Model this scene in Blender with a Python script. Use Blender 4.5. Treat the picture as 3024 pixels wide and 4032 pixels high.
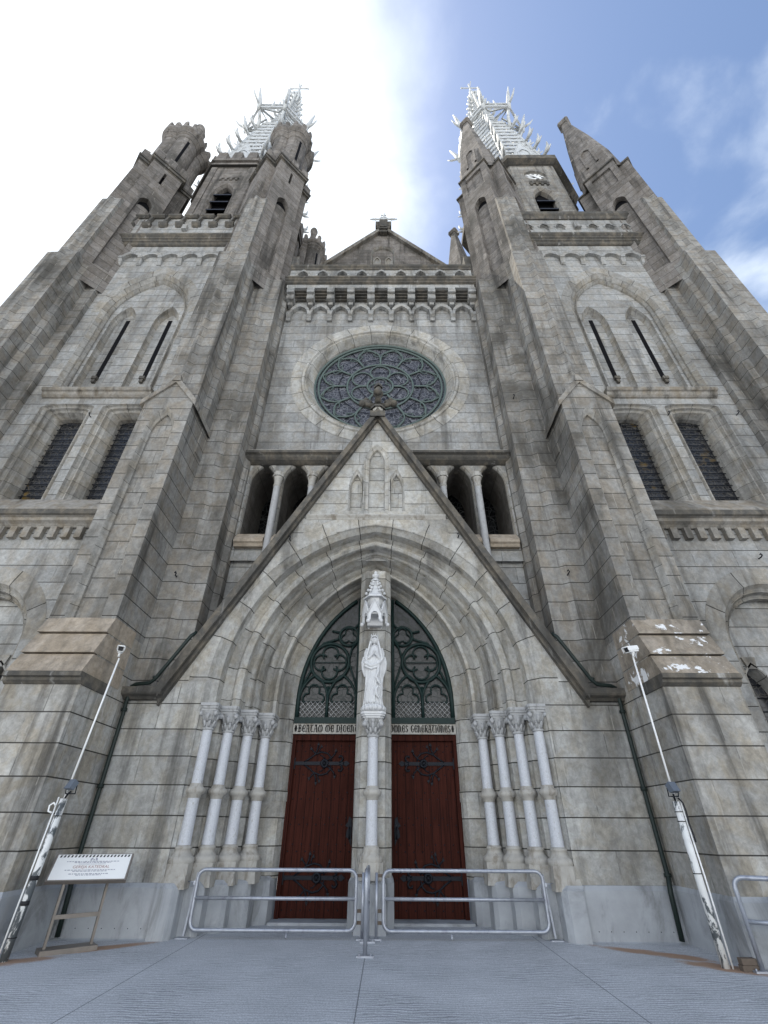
import bpy, math, random
from mathutils import Vector, Matrix
from mathutils.geometry import tessellate_polygon
R = math.radians
PI = math.pi
random.seed(7)
scene = bpy.context.scene
for o in list(bpy.data.objects):
    bpy.data.objects.remove(o)

# ------------------------------------------------------------------ camera
cam = bpy.data.cameras.new("camera")
cam.sensor_fit = 'VERTICAL'
cam.sensor_height = 36.0
cam.lens = 36.0 * 1789.84 / 4032.0
cam.clip_start = 0.05
cam.clip_end = 5000.0
camo = bpy.data.objects.new("camera", cam)
scene.collection.objects.link(camo)
PITCH, YAW, ROLL = R(34.8977), R(-0.3989), R(0.3116)


def cam_dir(x, y, z):
    cr, sr = math.cos(ROLL), math.sin(ROLL)
    x, y = cr * x - sr * y, sr * x + cr * y
    cp, sp = math.cos(PITCH), math.sin(PITCH)
    y, z = y * cp + z * sp, -y * sp + z * cp
    cy, sy = math.cos(YAW), math.sin(YAW)
    x, z = x * cy + z * sy, -x * sy + z * cy
    return Vector((x, z, y))


_r, _u, _f = cam_dir(1, 0, 0), cam_dir(0, 1, 0), cam_dir(0, 0, 1)
camo.matrix_world = Matrix(((_r.x, _u.x, -_f.x, 0.30), (_r.y, _u.y, -_f.y, -10.80), (_r.z, _u.z, -_f.z, 1.60), (0, 0, 0, 1)))
scene.camera = camo

# ------------------------------------------------------------------ sun, sky, exposure
SUN_EL, SUN_AZ = R(63.0), R(-54.0)          # azimuth measured from +Y towards +X
sd = Vector((math.sin(SUN_AZ) * math.cos(SUN_EL), math.cos(SUN_AZ) * math.cos(SUN_EL), math.sin(SUN_EL)))
sl = bpy.data.lights.new("sun", 'SUN')
sl.energy = 3.0
sl.angle = R(0.6)
sl.color = (1.0, 0.93, 0.82)
so = bpy.data.objects.new("sun", sl)
so.rotation_euler = (-sd).to_track_quat('-Z', 'Y').to_euler()
scene.collection.objects.link(so)

world = bpy.data.worlds.new("World")
scene.world = world
world.use_nodes = True
wn, wl = world.node_tree.nodes, world.node_tree.links
bg = wn['Background']
sky = wn.new('ShaderNodeTexSky')
sky.sky_type = 'NISHITA'
sky.sun_disc = False
sky.sun_elevation = SUN_EL
sky.sun_rotation = SUN_AZ
sky.air_density = 1.0
sky.dust_density = 0.8
sky.ozone_density = 0.8
SKY_STRENGTH = 0.125
# soft procedural clouds mixed into the sky by direction
tc = wn.new('ShaderNodeTexCoord')
mp = wn.new('ShaderNodeMapping')
mp.inputs['Scale'].default_value = (1.0, 1.0, 1.25)
mp.inputs['Location'].default_value = (0.35, 0.15, 0.0)
n1 = wn.new('ShaderNodeTexNoise')
n1.inputs['Scale'].default_value = 3.4
n1.inputs['Detail'].default_value = 7.0
n1.inputs['Roughness'].default_value = 0.52
n1.inputs['Distortion'].default_value = 0.35
rp = wn.new('ShaderNodeValToRGB')
rp.color_ramp.elements[0].position = 0.48
rp.color_ramp.elements[1].position = 0.80
rp.color_ramp.interpolation = 'EASE'
sep = wn.new('ShaderNodeSeparateXYZ')
wl.new(tc.outputs['Generated'], mp.inputs['Vector'])
wl.new(tc.outputs['Generated'], sep.inputs[0])
wl.new(mp.outputs[0], n1.inputs['Vector'])
wl.new(n1.outputs['Fac'], rp.inputs['Fac'])
# bright veil of cloud round the sun
dt = wn.new('ShaderNodeVectorMath')
dt.operation = 'DOT_PRODUCT'
dt.inputs[1].default_value = sd
wl.new(tc.outputs['Generated'], dt.inputs[0])
veil = wn.new('ShaderNodeMapRange')
veil.interpolation_type = 'SMOOTHSTEP'
veil.inputs['From Min'].default_value = 0.84
veil.inputs['From Max'].default_value = 1.0
hz = wn.new('ShaderNodeMapRange')            # unseen low cloud bank, added to light the church front
hz.interpolation_type = 'SMOOTHSTEP'
hz.inputs['From Min'].default_value = 0.66
hz.inputs['From Max'].default_value = 0.20
wl.new(sep.outputs['Z'], hz.inputs['Value'])
hy = wn.new('ShaderNodeMapRange')            # added bank weighted behind the camera, lighting fronts more than sides
hy.interpolation_type = 'SMOOTHSTEP'
hy.inputs['From Min'].default_value = 0.10
hy.inputs['From Max'].default_value = -0.75
wl.new(sep.outputs['Y'], hy.inputs['Value'])
hb = wn.new('ShaderNodeMath')
hb.operation = 'MULTIPLY'
wl.new(hz.outputs[0], hb.inputs[0])
wl.new(hy.outputs[0], hb.inputs[1])
mx1 = wn.new('ShaderNodeMath')
mx1.operation = 'MAXIMUM'
vn = wn.new('ShaderNodeMath')                # break the veil's edge up with the cloud noise
vn.operation = 'MULTIPLY_ADD'
vn.inputs[1].default_value = 0.30
wl.new(n1.outputs['Fac'], vn.inputs[0])
va = wn.new('ShaderNodeMath')
va.operation = 'SUBTRACT'
va.inputs[1].default_value = 0.15
wl.new(dt.outputs['Value'], va.inputs[0])
wl.new(va.outputs[0], vn.inputs[2])
wl.new(vn.outputs[0], veil.inputs['Value'])
wl.new(veil.outputs[0], mx1.inputs[0])
wl.new(hb.outputs[0], mx1.inputs[1])
mx2 = wn.new('ShaderNodeMath')
mx2.operation = 'MAXIMUM'
wl.new(rp.outputs[0], mx2.inputs[0])
wl.new(mx1.outputs[0], mx2.inputs[1])
mul = wn.new('ShaderNodeMath')
mul.operation = 'MULTIPLY'
mul.inputs[1].default_value = 0.88
wl.new(mx2.outputs[0], mul.inputs[0])
cm = wn.new('ShaderNodeMixRGB')
cc = wn.new('ShaderNodeMixRGB')              # cloud colour: soft overhead, boosted in the added bank opposite
cc.inputs['Color1'].default_value = (6.0, 6.5, 6.9, 1)
cc.inputs['Color2'].default_value = (17.5, 17.7, 17.6, 1)
wl.new(hb.outputs[0], cc.inputs['Fac'])
wl.new(cc.outputs[0], cm.inputs['Color2'])
wl.new(mul.outputs[0], cm.inputs['Fac'])
wl.new(sky.outputs[0], cm.inputs['Color1'])
wl.new(cm.outputs[0], bg.inputs['Color'])
bg.inputs['Strength'].default_value = SKY_STRENGTH

scene.view_settings.view_transform = 'Standard'
scene.view_settings.look = 'None'
scene.view_settings.gamma = 1.0
scene.view_settings.use_curve_mapping = False
scene.view_settings.exposure = 0.85
scene.cycles.max_bounces = 6
scene.cycles.diffuse_bounces = 3


# ------------------------------------------------------------------ materials
class NT:
    def __init__(s, name):
        s.m = bpy.data.materials.new(name)
        s.m.use_nodes = True
        s.t = s.m.node_tree
        s.n, s.l = s.t.nodes, s.t.links
        s.b = s.n['Principled BSDF']

    def link(s, v, sock):
        if isinstance(v, (int, float)):
            sock.default_value = v
        elif isinstance(v, tuple):
            sock.default_value = v if len(v) == len(sock.default_value) else tuple(v) + (1,)
        else:
            s.l.new(v, sock)

    def math(s, op, a, b=0.0, c=None, clamp=False):
        n = s.n.new('ShaderNodeMath')
        n.operation = op
        n.use_clamp = clamp
        s.link(a, n.inputs[0])
        s.link(b, n.inputs[1])
        if c is not None:
            s.link(c, n.inputs[2])
        return n.outputs[0]

    def mix(s, f, a, b, mode='MIX'):
        n = s.n.new('ShaderNodeMixRGB')
        n.blend_type = mode
        s.link(f, n.inputs[0])
        s.link(a, n.inputs[1])
        s.link(b, n.inputs[2])
        return n.outputs[0]

    def pos(s):
        if not hasattr(s, 'g'):
            s.g = s.n.new('ShaderNodeNewGeometry')
        return s.g.outputs['Position']

    def sepxyz(s, v):
        n = s.n.new('ShaderNodeSeparateXYZ')
        s.l.new(v, n.inputs[0])
        return n.outputs

    def comb(s, x, y, z):
        n = s.n.new('ShaderNodeCombineXYZ')
        for v, i in zip((x, y, z), n.inputs):
            s.link(v, i)
        return n.outputs[0]

    def scale(s, v, sc, loc=(0, 0, 0)):
        n = s.n.new('ShaderNodeMapping')
        n.inputs['Scale'].default_value = sc
        n.inputs['Location'].default_value = loc
        s.l.new(v, n.inputs[0])
        return n.outputs[0]

    def noise(s, v, scale, detail=4, rough=.55, dist=0.0):
        n = s.n.new('ShaderNodeTexNoise')
        n.inputs['Scale'].default_value = scale
        n.inputs['Detail'].default_value = detail
        n.inputs['Roughness'].default_value = rough
        n.inputs['Distortion'].default_value = dist
        s.l.new(v, n.inputs['Vector'])
        return n.outputs['Fac']

    def ramp(s, v, a, b, lo=0.0, hi=1.0):
        n = s.n.new('ShaderNodeMapRange')
        n.interpolation_type = 'SMOOTHSTEP'
        n.inputs['From Min'].default_value = a
        n.inputs['From Max'].default_value = b
        n.inputs['To Min'].default_value = lo
        n.inputs['To Max'].default_value = hi
        s.link(v, n.inputs['Value'])
        return n.outputs[0]

    def bump(s, h, strength=.3, dist=.02):
        n = s.n.new('ShaderNodeBump')
        n.inputs['Strength'].default_value = strength
        n.inputs['Distance'].default_value = dist
        s.link(h, n.inputs['Height'])
        s.l.new(n.outputs[0], s.b.inputs['Normal'])

    def out(s, col, rough=.85, metal=0.0, spec=.3):
        s.link(col, s.b.inputs['Base Color'])
        s.link(rough, s.b.inputs['Roughness'])
        s.link(metal, s.b.inputs['Metallic'])
        s.b.inputs['Specular IOR Level'].default_value = spec
        return s.m


def grey(k):
    return (k, k, k, 1)


def stone(name, col, warm, stain=.55, blotch=.5, joints=True, bw=2.25, block=.16, pale=.25, uvj=False, flakes=0, z1=3.87, h1=.5173, h2=.499, z0=.766):
    """Ashlar: courses follow the height in the world, joints follow the run of each wall face."""
    t = NT(name)
    P = t.pos()
    x, y, z = t.sepxyz(P)
    h = None
    var = 1.0
    jf = None
    if joints and not uvj:
        nx, ny, nz = t.sepxyz(t.g.outputs['True Normal'])
        u = t.math('SUBTRACT', t.math('MULTIPLY', y, nx), t.math('MULTIPLY', x, ny))
        lo = t.math('DIVIDE', t.math('SUBTRACT', z, z0), h1)
        hi = t.math('ADD', t.math('DIVIDE', t.math('SUBTRACT', z, z1), h2), round((z1 - z0) / h1))
        gt = t.math('GREATER_THAN', z, z1)
        zz = t.math('ADD', t.math('MULTIPLY', hi, gt), t.math('MULTIPLY', lo, t.math('SUBTRACT', 1.0, gt)))
        row = t.math('FLOOR', zz)
        wnz = t.n.new('ShaderNodeTexWhiteNoise')
        wnz.noise_dimensions = '1D'
        t.l.new(row, wnz.inputs['W'])
        uu = t.math('ADD', t.math('DIVIDE', u, .5), t.math('MULTIPLY', wnz.outputs[0], 1.1))
        # very slight unevenness of the joints
        br = t.n.new('ShaderNodeTexBrick')
        br.offset = .5
        br.inputs['Scale'].default_value = 1.0
        br.inputs['Mortar Size'].default_value = .022
        br.inputs['Mortar Smooth'].default_value = .25
        br.inputs['Bias'].default_value = 0.0
        br.inputs['Brick Width'].default_value = bw
        br.inputs['Row Height'].default_value = 1.0
        br.inputs['Color1'].default_value = grey(1 - block)
        br.inputs['Color2'].default_value = grey(1 + block)
        br.inputs['Mortar'].default_value = grey(1)
        t.l.new(t.comb(uu, zz, 0.0), br.inputs['Vector'])
        var = br.outputs['Color']
        jf = br.outputs['Fac']
        fz = t.math('FRACT', zz)
        hm = t.math('GREATER_THAN', t.math('ABSOLUTE', t.math('SUBTRACT', fz, .5)), .480)
    elif joints and uvj:
        uvn = t.n.new('ShaderNodeUVMap')
        uu, vv, _ = t.sepxyz(uvn.outputs[0])
        fu = t.math('FRACT', uu)
        hm = t.math('GREATER_THAN', t.math('ABSOLUTE', t.math('SUBTRACT', fu, .5)), .489)
        jf = hm
        wnz = t.n.new('ShaderNodeTexWhiteNoise')
        wnz.noise_dimensions = '1D'
        t.l.new(t.math('ADD', t.math('FLOOR', uu), t.math('MULTIPLY', t.math('FLOOR', vv), 37.3)), wnz.inputs['W'])
        var = t.mix(wnz.outputs[0], grey(1 - block), grey(1 + block))
    n_big = t.noise(t.scale(P, (1, 1, .7)), .55, 5, .6)
    n_mid = t.noise(t.scale(P, (1, 1, .8)), 2.6, 6, .62, .4)
    n_fine = t.noise(P, 34, 3, .62)
    n_m2 = t.noise(P, 8.5, 4, .65, .5)
    base = t.mix(t.ramp(n_mid, .40, .64), col, warm)
    if var != 1.0:
        base = t.mix(1.0, base, var, 'MULTIPLY')
    base = t.mix(1.0, base, t.mix(n_big, grey(.62), grey(1.36)), 'MULTIPLY')
    base = t.mix(1.0, base, t.mix(n_fine, grey(.8), grey(1.2)), 'MULTIPLY')
    base = t.mix(1.0, base, t.mix(t.ramp(n_m2, .25, .75), grey(.80), grey(1.18)), 'MULTIPLY')
    # rain streaks and soot
    st = t.noise(t.scale(P, (2.3, 2.3, .16)), 1.0, 6, .62)
    base = t.mix(t.math('MULTIPLY', t.ramp(st, .50, .72), stain), base, (.045, .042, .037, 1))
    bl = t.noise(t.scale(P, (1, 1, .55), (3.1, 1.7, .4)), .42, 7, .66, .6)
    base = t.mix(t.math('MULTIPLY', t.ramp(bl, .48, .70), blotch), base, (.062, .058, .05, 1))
    pl = t.noise(t.scale(P, (3.4, 3.4, .30), (5, 2, 8)), 1.0, 6, .65)
    base = t.mix(t.math('MULTIPLY', t.ramp(pl, .60, .76), pale), base, (.50, .49, .46, 1))
    if flakes:
        fl = t.noise(t.scale(P, (1, 1.4, 1.4), (2.2, 0, 1)), 2.1, 7, .68, .3)
        base = t.mix(t.math('MULTIPLY', t.ramp(fl, .585, .615), flakes), base, (.72, .72, .71, 1))
    hgt = t.math('ADD', t.math('MULTIPLY', n_fine, .25), t.math('MULTIPLY', n_mid, .8))
    if jf is not None:
        dark = t.mix(hm, t.mix(t.ramp(n_mid, .42, .58), (.07, .065, .055, 1), (.36, .34, .30, 1)), (.028, .026, .023, 1))
        k = t.math('MAXIMUM', t.math('MULTIPLY', hm, .93), t.math('MULTIPLY', jf, .58))
        jf = t.math('MAXIMUM', jf, hm)
        base = t.mix(k, base, dark)
        hgt = t.math('SUBTRACT', hgt, t.math('MULTIPLY', jf, .9))
    t.bump(hgt, .55, .018)
    return t.out(base, .9, spec=.2)


def plain(name, col, rough=.6, metal=0.0, spec=.4, var=.25, scale=6.0, bump=.12, dirt=None, dirt_at=(.55, .7)):
    t = NT(name)
    P = t.pos()
    n = t.noise(P, scale, 5, .6)
    c = t.mix(1.0, tuple(col) + (1,), t.mix(n, grey(1 - var), grey(1 + var)), 'MULTIPLY')
    if dirt:
        d = t.noise(t.scale(P, (1, 1, .45)), scale * .7, 7, .68, .5)
        c = t.mix(t.ramp(d, *dirt_at), c, tuple(dirt) + (1,))
    t.bump(t.noise(P, scale * 6, 3), bump, .01)
    return t.out(c, rough, metal, spec)


M = {}
M['wall'] = stone('ashlar_grey', (.30, .302, .292, 1), (.285, .272, .245, 1), .6, .5, pale=.38)
M['butt'] = stone('ashlar_weathered', (.245, .238, .220, 1), (.225, .202, .168, 1), .85, .9, block=.17, pale=.34)
M['tur'] = stone('ashlar_turret', (.205, .188, .170, 1), (.165, .146, .125, 1), .85, .85, block=.2, bw=2.0, pale=.15)
M['portal'] = stone('ashlar_portal', (.385, .382, .36, 1), (.35, .33, .285, 1), .7, .5, block=.18, bw=2.2, pale=.4)
M['low'] = stone('ashlar_low', (.355, .346, .32, 1), (.31, .28, .228, 1), .85, .75, block=.18, bw=2.3, pale=.25)
M['vous'] = stone('arch_stone', (.385, .378, .352, 1), (.34, .315, .265, 1), .6, .45, uvj=True, block=.12)
M['vous2'] = stone('arch_stone_grey', (.29, .282, .26, 1), (.26, .236, .195, 1), .7, .6, uvj=True, block=.12)
M['trim'] = stone('moulded_stone', (.27, .255, .228, 1), (.22, .19, .148, 1), .85, .7, joints=False, pale=.3)
M['sooty'] = stone('sooty_moulding', (.085, .081, .073, 1), (.15, .132, .105, 1), .8, .7, joints=False, pale=.6)
M['slope'] = stone('buff_weathering_slab', (.37, .315, .25, 1), (.31, .255, .19, 1), .5, .5, joints=False, pale=.12)
M['slope2'] = stone('buff_weathering_flaked', (.33, .285, .23, 1), (.27, .225, .17, 1), .6, .65, joints=False, pale=.1, flakes=.95)
M['plinth'] = plain('cement_plinth', (.33, .345, .36), .8, var=.30, scale=2.4, dirt=(.17, .175, .175), dirt_at=(.47, .72))
M['shaded_vault'] = stone('shaded_vault_stone', (.12, .112, .10, 1), (.09, .08, .068, 1), .6, .6, uvj=True, block=.12)  # darker stone colour stands in for the shade deep in the gallery tunnels
M['granite'] = plain('grey_granite', (.47, .485, .51), .5, var=.3, scale=42, bump=.05, dirt=(.30, .29, .27), dirt_at=(.55, .72))
M['lime'] = plain('pale_limestone', (.37, .355, .32), .75, var=.28, scale=7, dirt=(.20, .175, .14), dirt_at=(.46, .70))
M['cap'] = plain('carved_stone', (.36, .362, .36), .7, var=.2, scale=14, dirt=(.20, .20, .19), dirt_at=(.5, .72))
M['marble'] = plain('white_marble', (.56, .565, .565), .6, var=.12, scale=9, dirt=(.33, .33, .325), dirt_at=(.52, .80))
M['wood'] = None
M['iron'] = plain('black_iron', (.007, .009, .014), .55, .2, .25, var=.3, scale=20)
M['green'] = plain('green_paint', (.007, .021, .019), .55, 0, .25, var=.35, scale=5)
M['rosegreen'] = plain('verdigris_paint', (.085, .115, .105), .55, 0, .4, var=.3, scale=5)
M['steel'] = plain('galvanised_steel', (.36, .38, .42), .42, .55, .5, var=.3, scale=9, dirt=(.22, .23, .27), dirt_at=(.5, .72))
M['pole'] = plain('peeling_white_paint', (.66, .66, .64), .55, 0, .4, var=.15, scale=8, dirt=(.085, .095, .10), dirt_at=(.50, .555))
M['white'] = plain('white_plastic', (.78, .78, .76), .4, 0, .5, var=.05, scale=4)
M['spire'] = plain('silver_white_paint', (.50, .51, .50), .55, .1, .3, var=.35, scale=3, dirt=(.26, .25, .22), dirt_at=(.5, .75))
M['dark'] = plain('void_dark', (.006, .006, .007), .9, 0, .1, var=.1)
M['louv_shade'] = plain('slate_louvre_and_shade', (.016, .018, .024), .6, 0, .4, var=.3, scale=4)  # louvre slate, also the dark sheets standing for shade behind the parapets
M['pipe'] = plain('dark_green_pipe', (.012, .020, .017), .5, 0, .3, var=.35, scale=5)
M['black'] = plain('black_ink', (.02, .02, .022), .7, 0, .3, var=.1)
M['grave'] = plain('carved_letter_paint', (.035, .033, .03), .8, 0, .2, var=.1)
M['red'] = plain('faded_red_ink', (.32, .16, .13), .7, 0, .3, var=.1)
M['ink'] = plain('faded_grey_ink', (.36, .36, .40), .7, 0, .3, var=.1)
M['zinc'] = plain('grey_floodlight', (.12, .14, .17), .45, .3, .5, var=.2)
M['brown'] = plain('brown_stand_metal', (.20, .175, .15), .5, .35, .4, var=.25, scale=9)
M['rust'] = plain('dirty_brick', (.12, .095, .075), .9, 0, .2, var=.3, scale=12)
M['gpanel'] = plain('sage_panel', (.24, .28, .27), .55, 0, .4, var=.12, scale=2)


def wood():
    t = NT('oxblood_door_boards')
    P = t.pos()
    g = t.noise(t.scale(P, (26, 26, 1.1)), 1.0, 5, .6)
    x, y, z = t.sepxyz(P)
    f = t.math('FRACT', t.math('DIVIDE', t.math('ADD', x, .42), .198))
    gr = t.math('GREATER_THAN', t.math('ABSOLUTE', t.math('SUBTRACT', f, .5)), .455)
    n = t.noise(P, 1.7, 4)
    c = t.mix(t.ramp(g, .3, .7), (.026, .0070, .0048, 1), (.050, .0138, .0092, 1))
    c = t.mix(1.0, c, t.mix(n, grey(.7), grey(1.3)), 'MULTIPLY')
    c = t.mix(gr, c, (.018, .006, .005, 1))
    t.bump(t.math('SUBTRACT', t.math('MULTIPLY', g, .3), gr), .6, .012)
    return t.out(c, .65, spec=.06)


M['wood'] = wood()


def glass(name, tint, lead, scale, rough=.22, warm=None, cell='F1', emph=.35):
    """leaded glass seen from outside: dull panes with a net of leads"""
    t = NT(name)
    P = t.pos()
    x, y, z = t.sepxyz(P)
    v = t.comb(x, z, 0.0)
    vo = t.n.new('ShaderNodeTexVoronoi')
    vo.feature = 'DISTANCE_TO_EDGE'
    vo.inputs['Scale'].default_value = scale
    vo.inputs['Randomness'].default_value = .75
    t.l.new(v, vo.inputs['Vector'])
    vc = t.n.new('ShaderNodeTexVoronoi')
    vc.feature = 'F1'
    vc.inputs['Scale'].default_value = scale
    vc.inputs['Randomness'].default_value = .75
    t.l.new(v, vc.inputs['Vector'])
    edge = t.math('LESS_THAN', vo.outputs['Distance'], .045)
    k = t.sepxyz(vc.outputs['Color'])[0]
    c = t.mix(1.0, tuple(tint) + (1,), t.mix(k, grey(.55), grey(1.5)), 'MULTIPLY')
    if warm:
        c = t.mix(t.math('MULTIPLY', t.ramp(t.noise(P, .9, 2), .60, .70), t.math('GREATER_THAN', k, .45)), c, tuple(warm) + (1,))
    c = t.mix(edge, c, tuple(lead) + (1,))
    t.bump(t.math('ADD', t.math('MULTIPLY', k, .4), edge), .25, .01)
    return t.out(c, t.math('ADD', rough, t.math('MULTIPLY', edge, .4)), 0, .3)


M['roseglass'] = glass('rose_stained_glass', (.048, .049, .056), (.13, .135, .15), 6.5)
M['winglass'] = glass('window_stained_glass', (.018, .019, .022), (.05, .047, .042), 7.0, warm=(.13, .085, .025))
M['doorglass'] = glass('tympanum_glass', (.022, .023, .024), (.05, .054, .05), 6.0)
M['galglass'] = glass('gallery_glass', (.004, .0045, .005), (.010, .012, .012), 5.0)


def paving():
    t = NT('broomed_concrete')
    P = t.pos()
    x, y, z = t.sepxyz(P)
    n1 = t.noise(P, .8, 6, .6)
    n2 = t.noise(P, 55, 3, .7)
    n4 = t.noise(P, 22, 3, .6)
    wv = t.n.new('ShaderNodeTexWave')
    wv.wave_type = 'RINGS'
    wv.inputs['Scale'].default_value = 2.6
    wv.inputs['Distortion'].default_value = 7.0
    wv.inputs['Detail'].default_value = 3.0
    wv.inputs['Detail Scale'].default_value = 1.1
    t.l.new(t.scale(P, (1.0, 1.6, 1.0), (1.6, 5.2, 0)), wv.inputs['Vector'])
    c = t.mix(n1, (.34, .35, .36, 1), (.60, .61, .62, 1))
    c = t.mix(1.0, c, t.mix(t.ramp(n2, .3, .7), grey(.70), grey(1.30)), 'MULTIPLY')
    c = t.mix(1.0, c, t.mix(n4, grey(.85), grey(1.15)), 'MULTIPLY')
    mk = t.ramp(t.noise(P, .55, 3), .42, .6)
    c = t.mix(t.math('MULTIPLY_ADD', mk, .55, .35), c, t.mix(1.0, c, t.mix(wv.outputs['Fac'], grey(.55), grey(1.22)), 'MULTIPLY'))
    # saw-cut joints every 3 m across and 1.5 m along
    jx = t.math('ABSOLUTE', t.math('SUBTRACT', t.math('FRACT', t.math('ADD', t.math('DIVIDE', t.math('ADD', x, .02), 3.0), .5)), .5))
    jx = t.math('LESS_THAN', jx, .0026)
    jy = t.math('ABSOLUTE', t.math('SUBTRACT', t.math('FRACT', t.math('ADD', t.math('DIVIDE', t.math('ADD', y, 1.35), 1.52), .5)), .5))
    jy = t.math('LESS_THAN', jy, .0022)
    c = t.mix(t.math('MULTIPLY', jx, .75), c, (.12, .125, .13, 1))
    c = t.mix(t.math('MULTIPLY', jy, .38), c, (.17, .175, .18, 1))
    # rust stains that have washed out of the wall corners
    rn = t.noise(t.scale(P, (1.3, 2.2, 1)), 1.6, 7, .65, .4)

    def blob(cx, cy, rx, ry, rot):
        cr, sr = math.cos(rot), math.sin(rot)
        dx, dy = t.math('SUBTRACT', x, cx), t.math('SUBTRACT', y, cy)
        a = t.math('DIVIDE', t.math('ADD', t.math('MULTIPLY', dx, cr), t.math('MULTIPLY', dy, sr)), rx)
        b = t.math('DIVIDE', t.math('SUBTRACT', t.math('MULTIPLY', dy, cr), t.math('MULTIPLY', dx, sr)), ry)
        d = t.math('ADD', t.math('MULTIPLY', a, a), t.math('MULTIPLY', b, b))
        d = t.math('ADD', d, t.math('MULTIPLY', t.math('SUBTRACT', rn, .5), 2.2))
        return t.ramp(d, 1.15, .25)
    r = blob(4.55, -.85, .95, .22, R(-38))
    r = t.math('MAXIMUM', r, blob(5.25, -1.85, .9, .25, R(-40)))
    r = t.math('MAXIMUM', r, blob(-4.3, -.75, .95, .2, R(38)))
    r = t.math('MAXIMUM', r, blob(-5.15, -1.75, .7, .25, R(40)))
    c = t.mix(t.math('MULTIPLY', r, .85), c, (.33, .185, .095, 1))
    t.bump(t.math('SUBTRACT', t.math('ADD', t.math('MULTIPLY', n2, .5), t.math('MULTIPLY', wv.outputs['Fac'], .3)), jx), .35, .006)
    return t.out(c, .85, spec=.25)


M['paving'] = paving()

# ------------------------------------------------------------------ mesh helpers
COL = scene.collection


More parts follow.
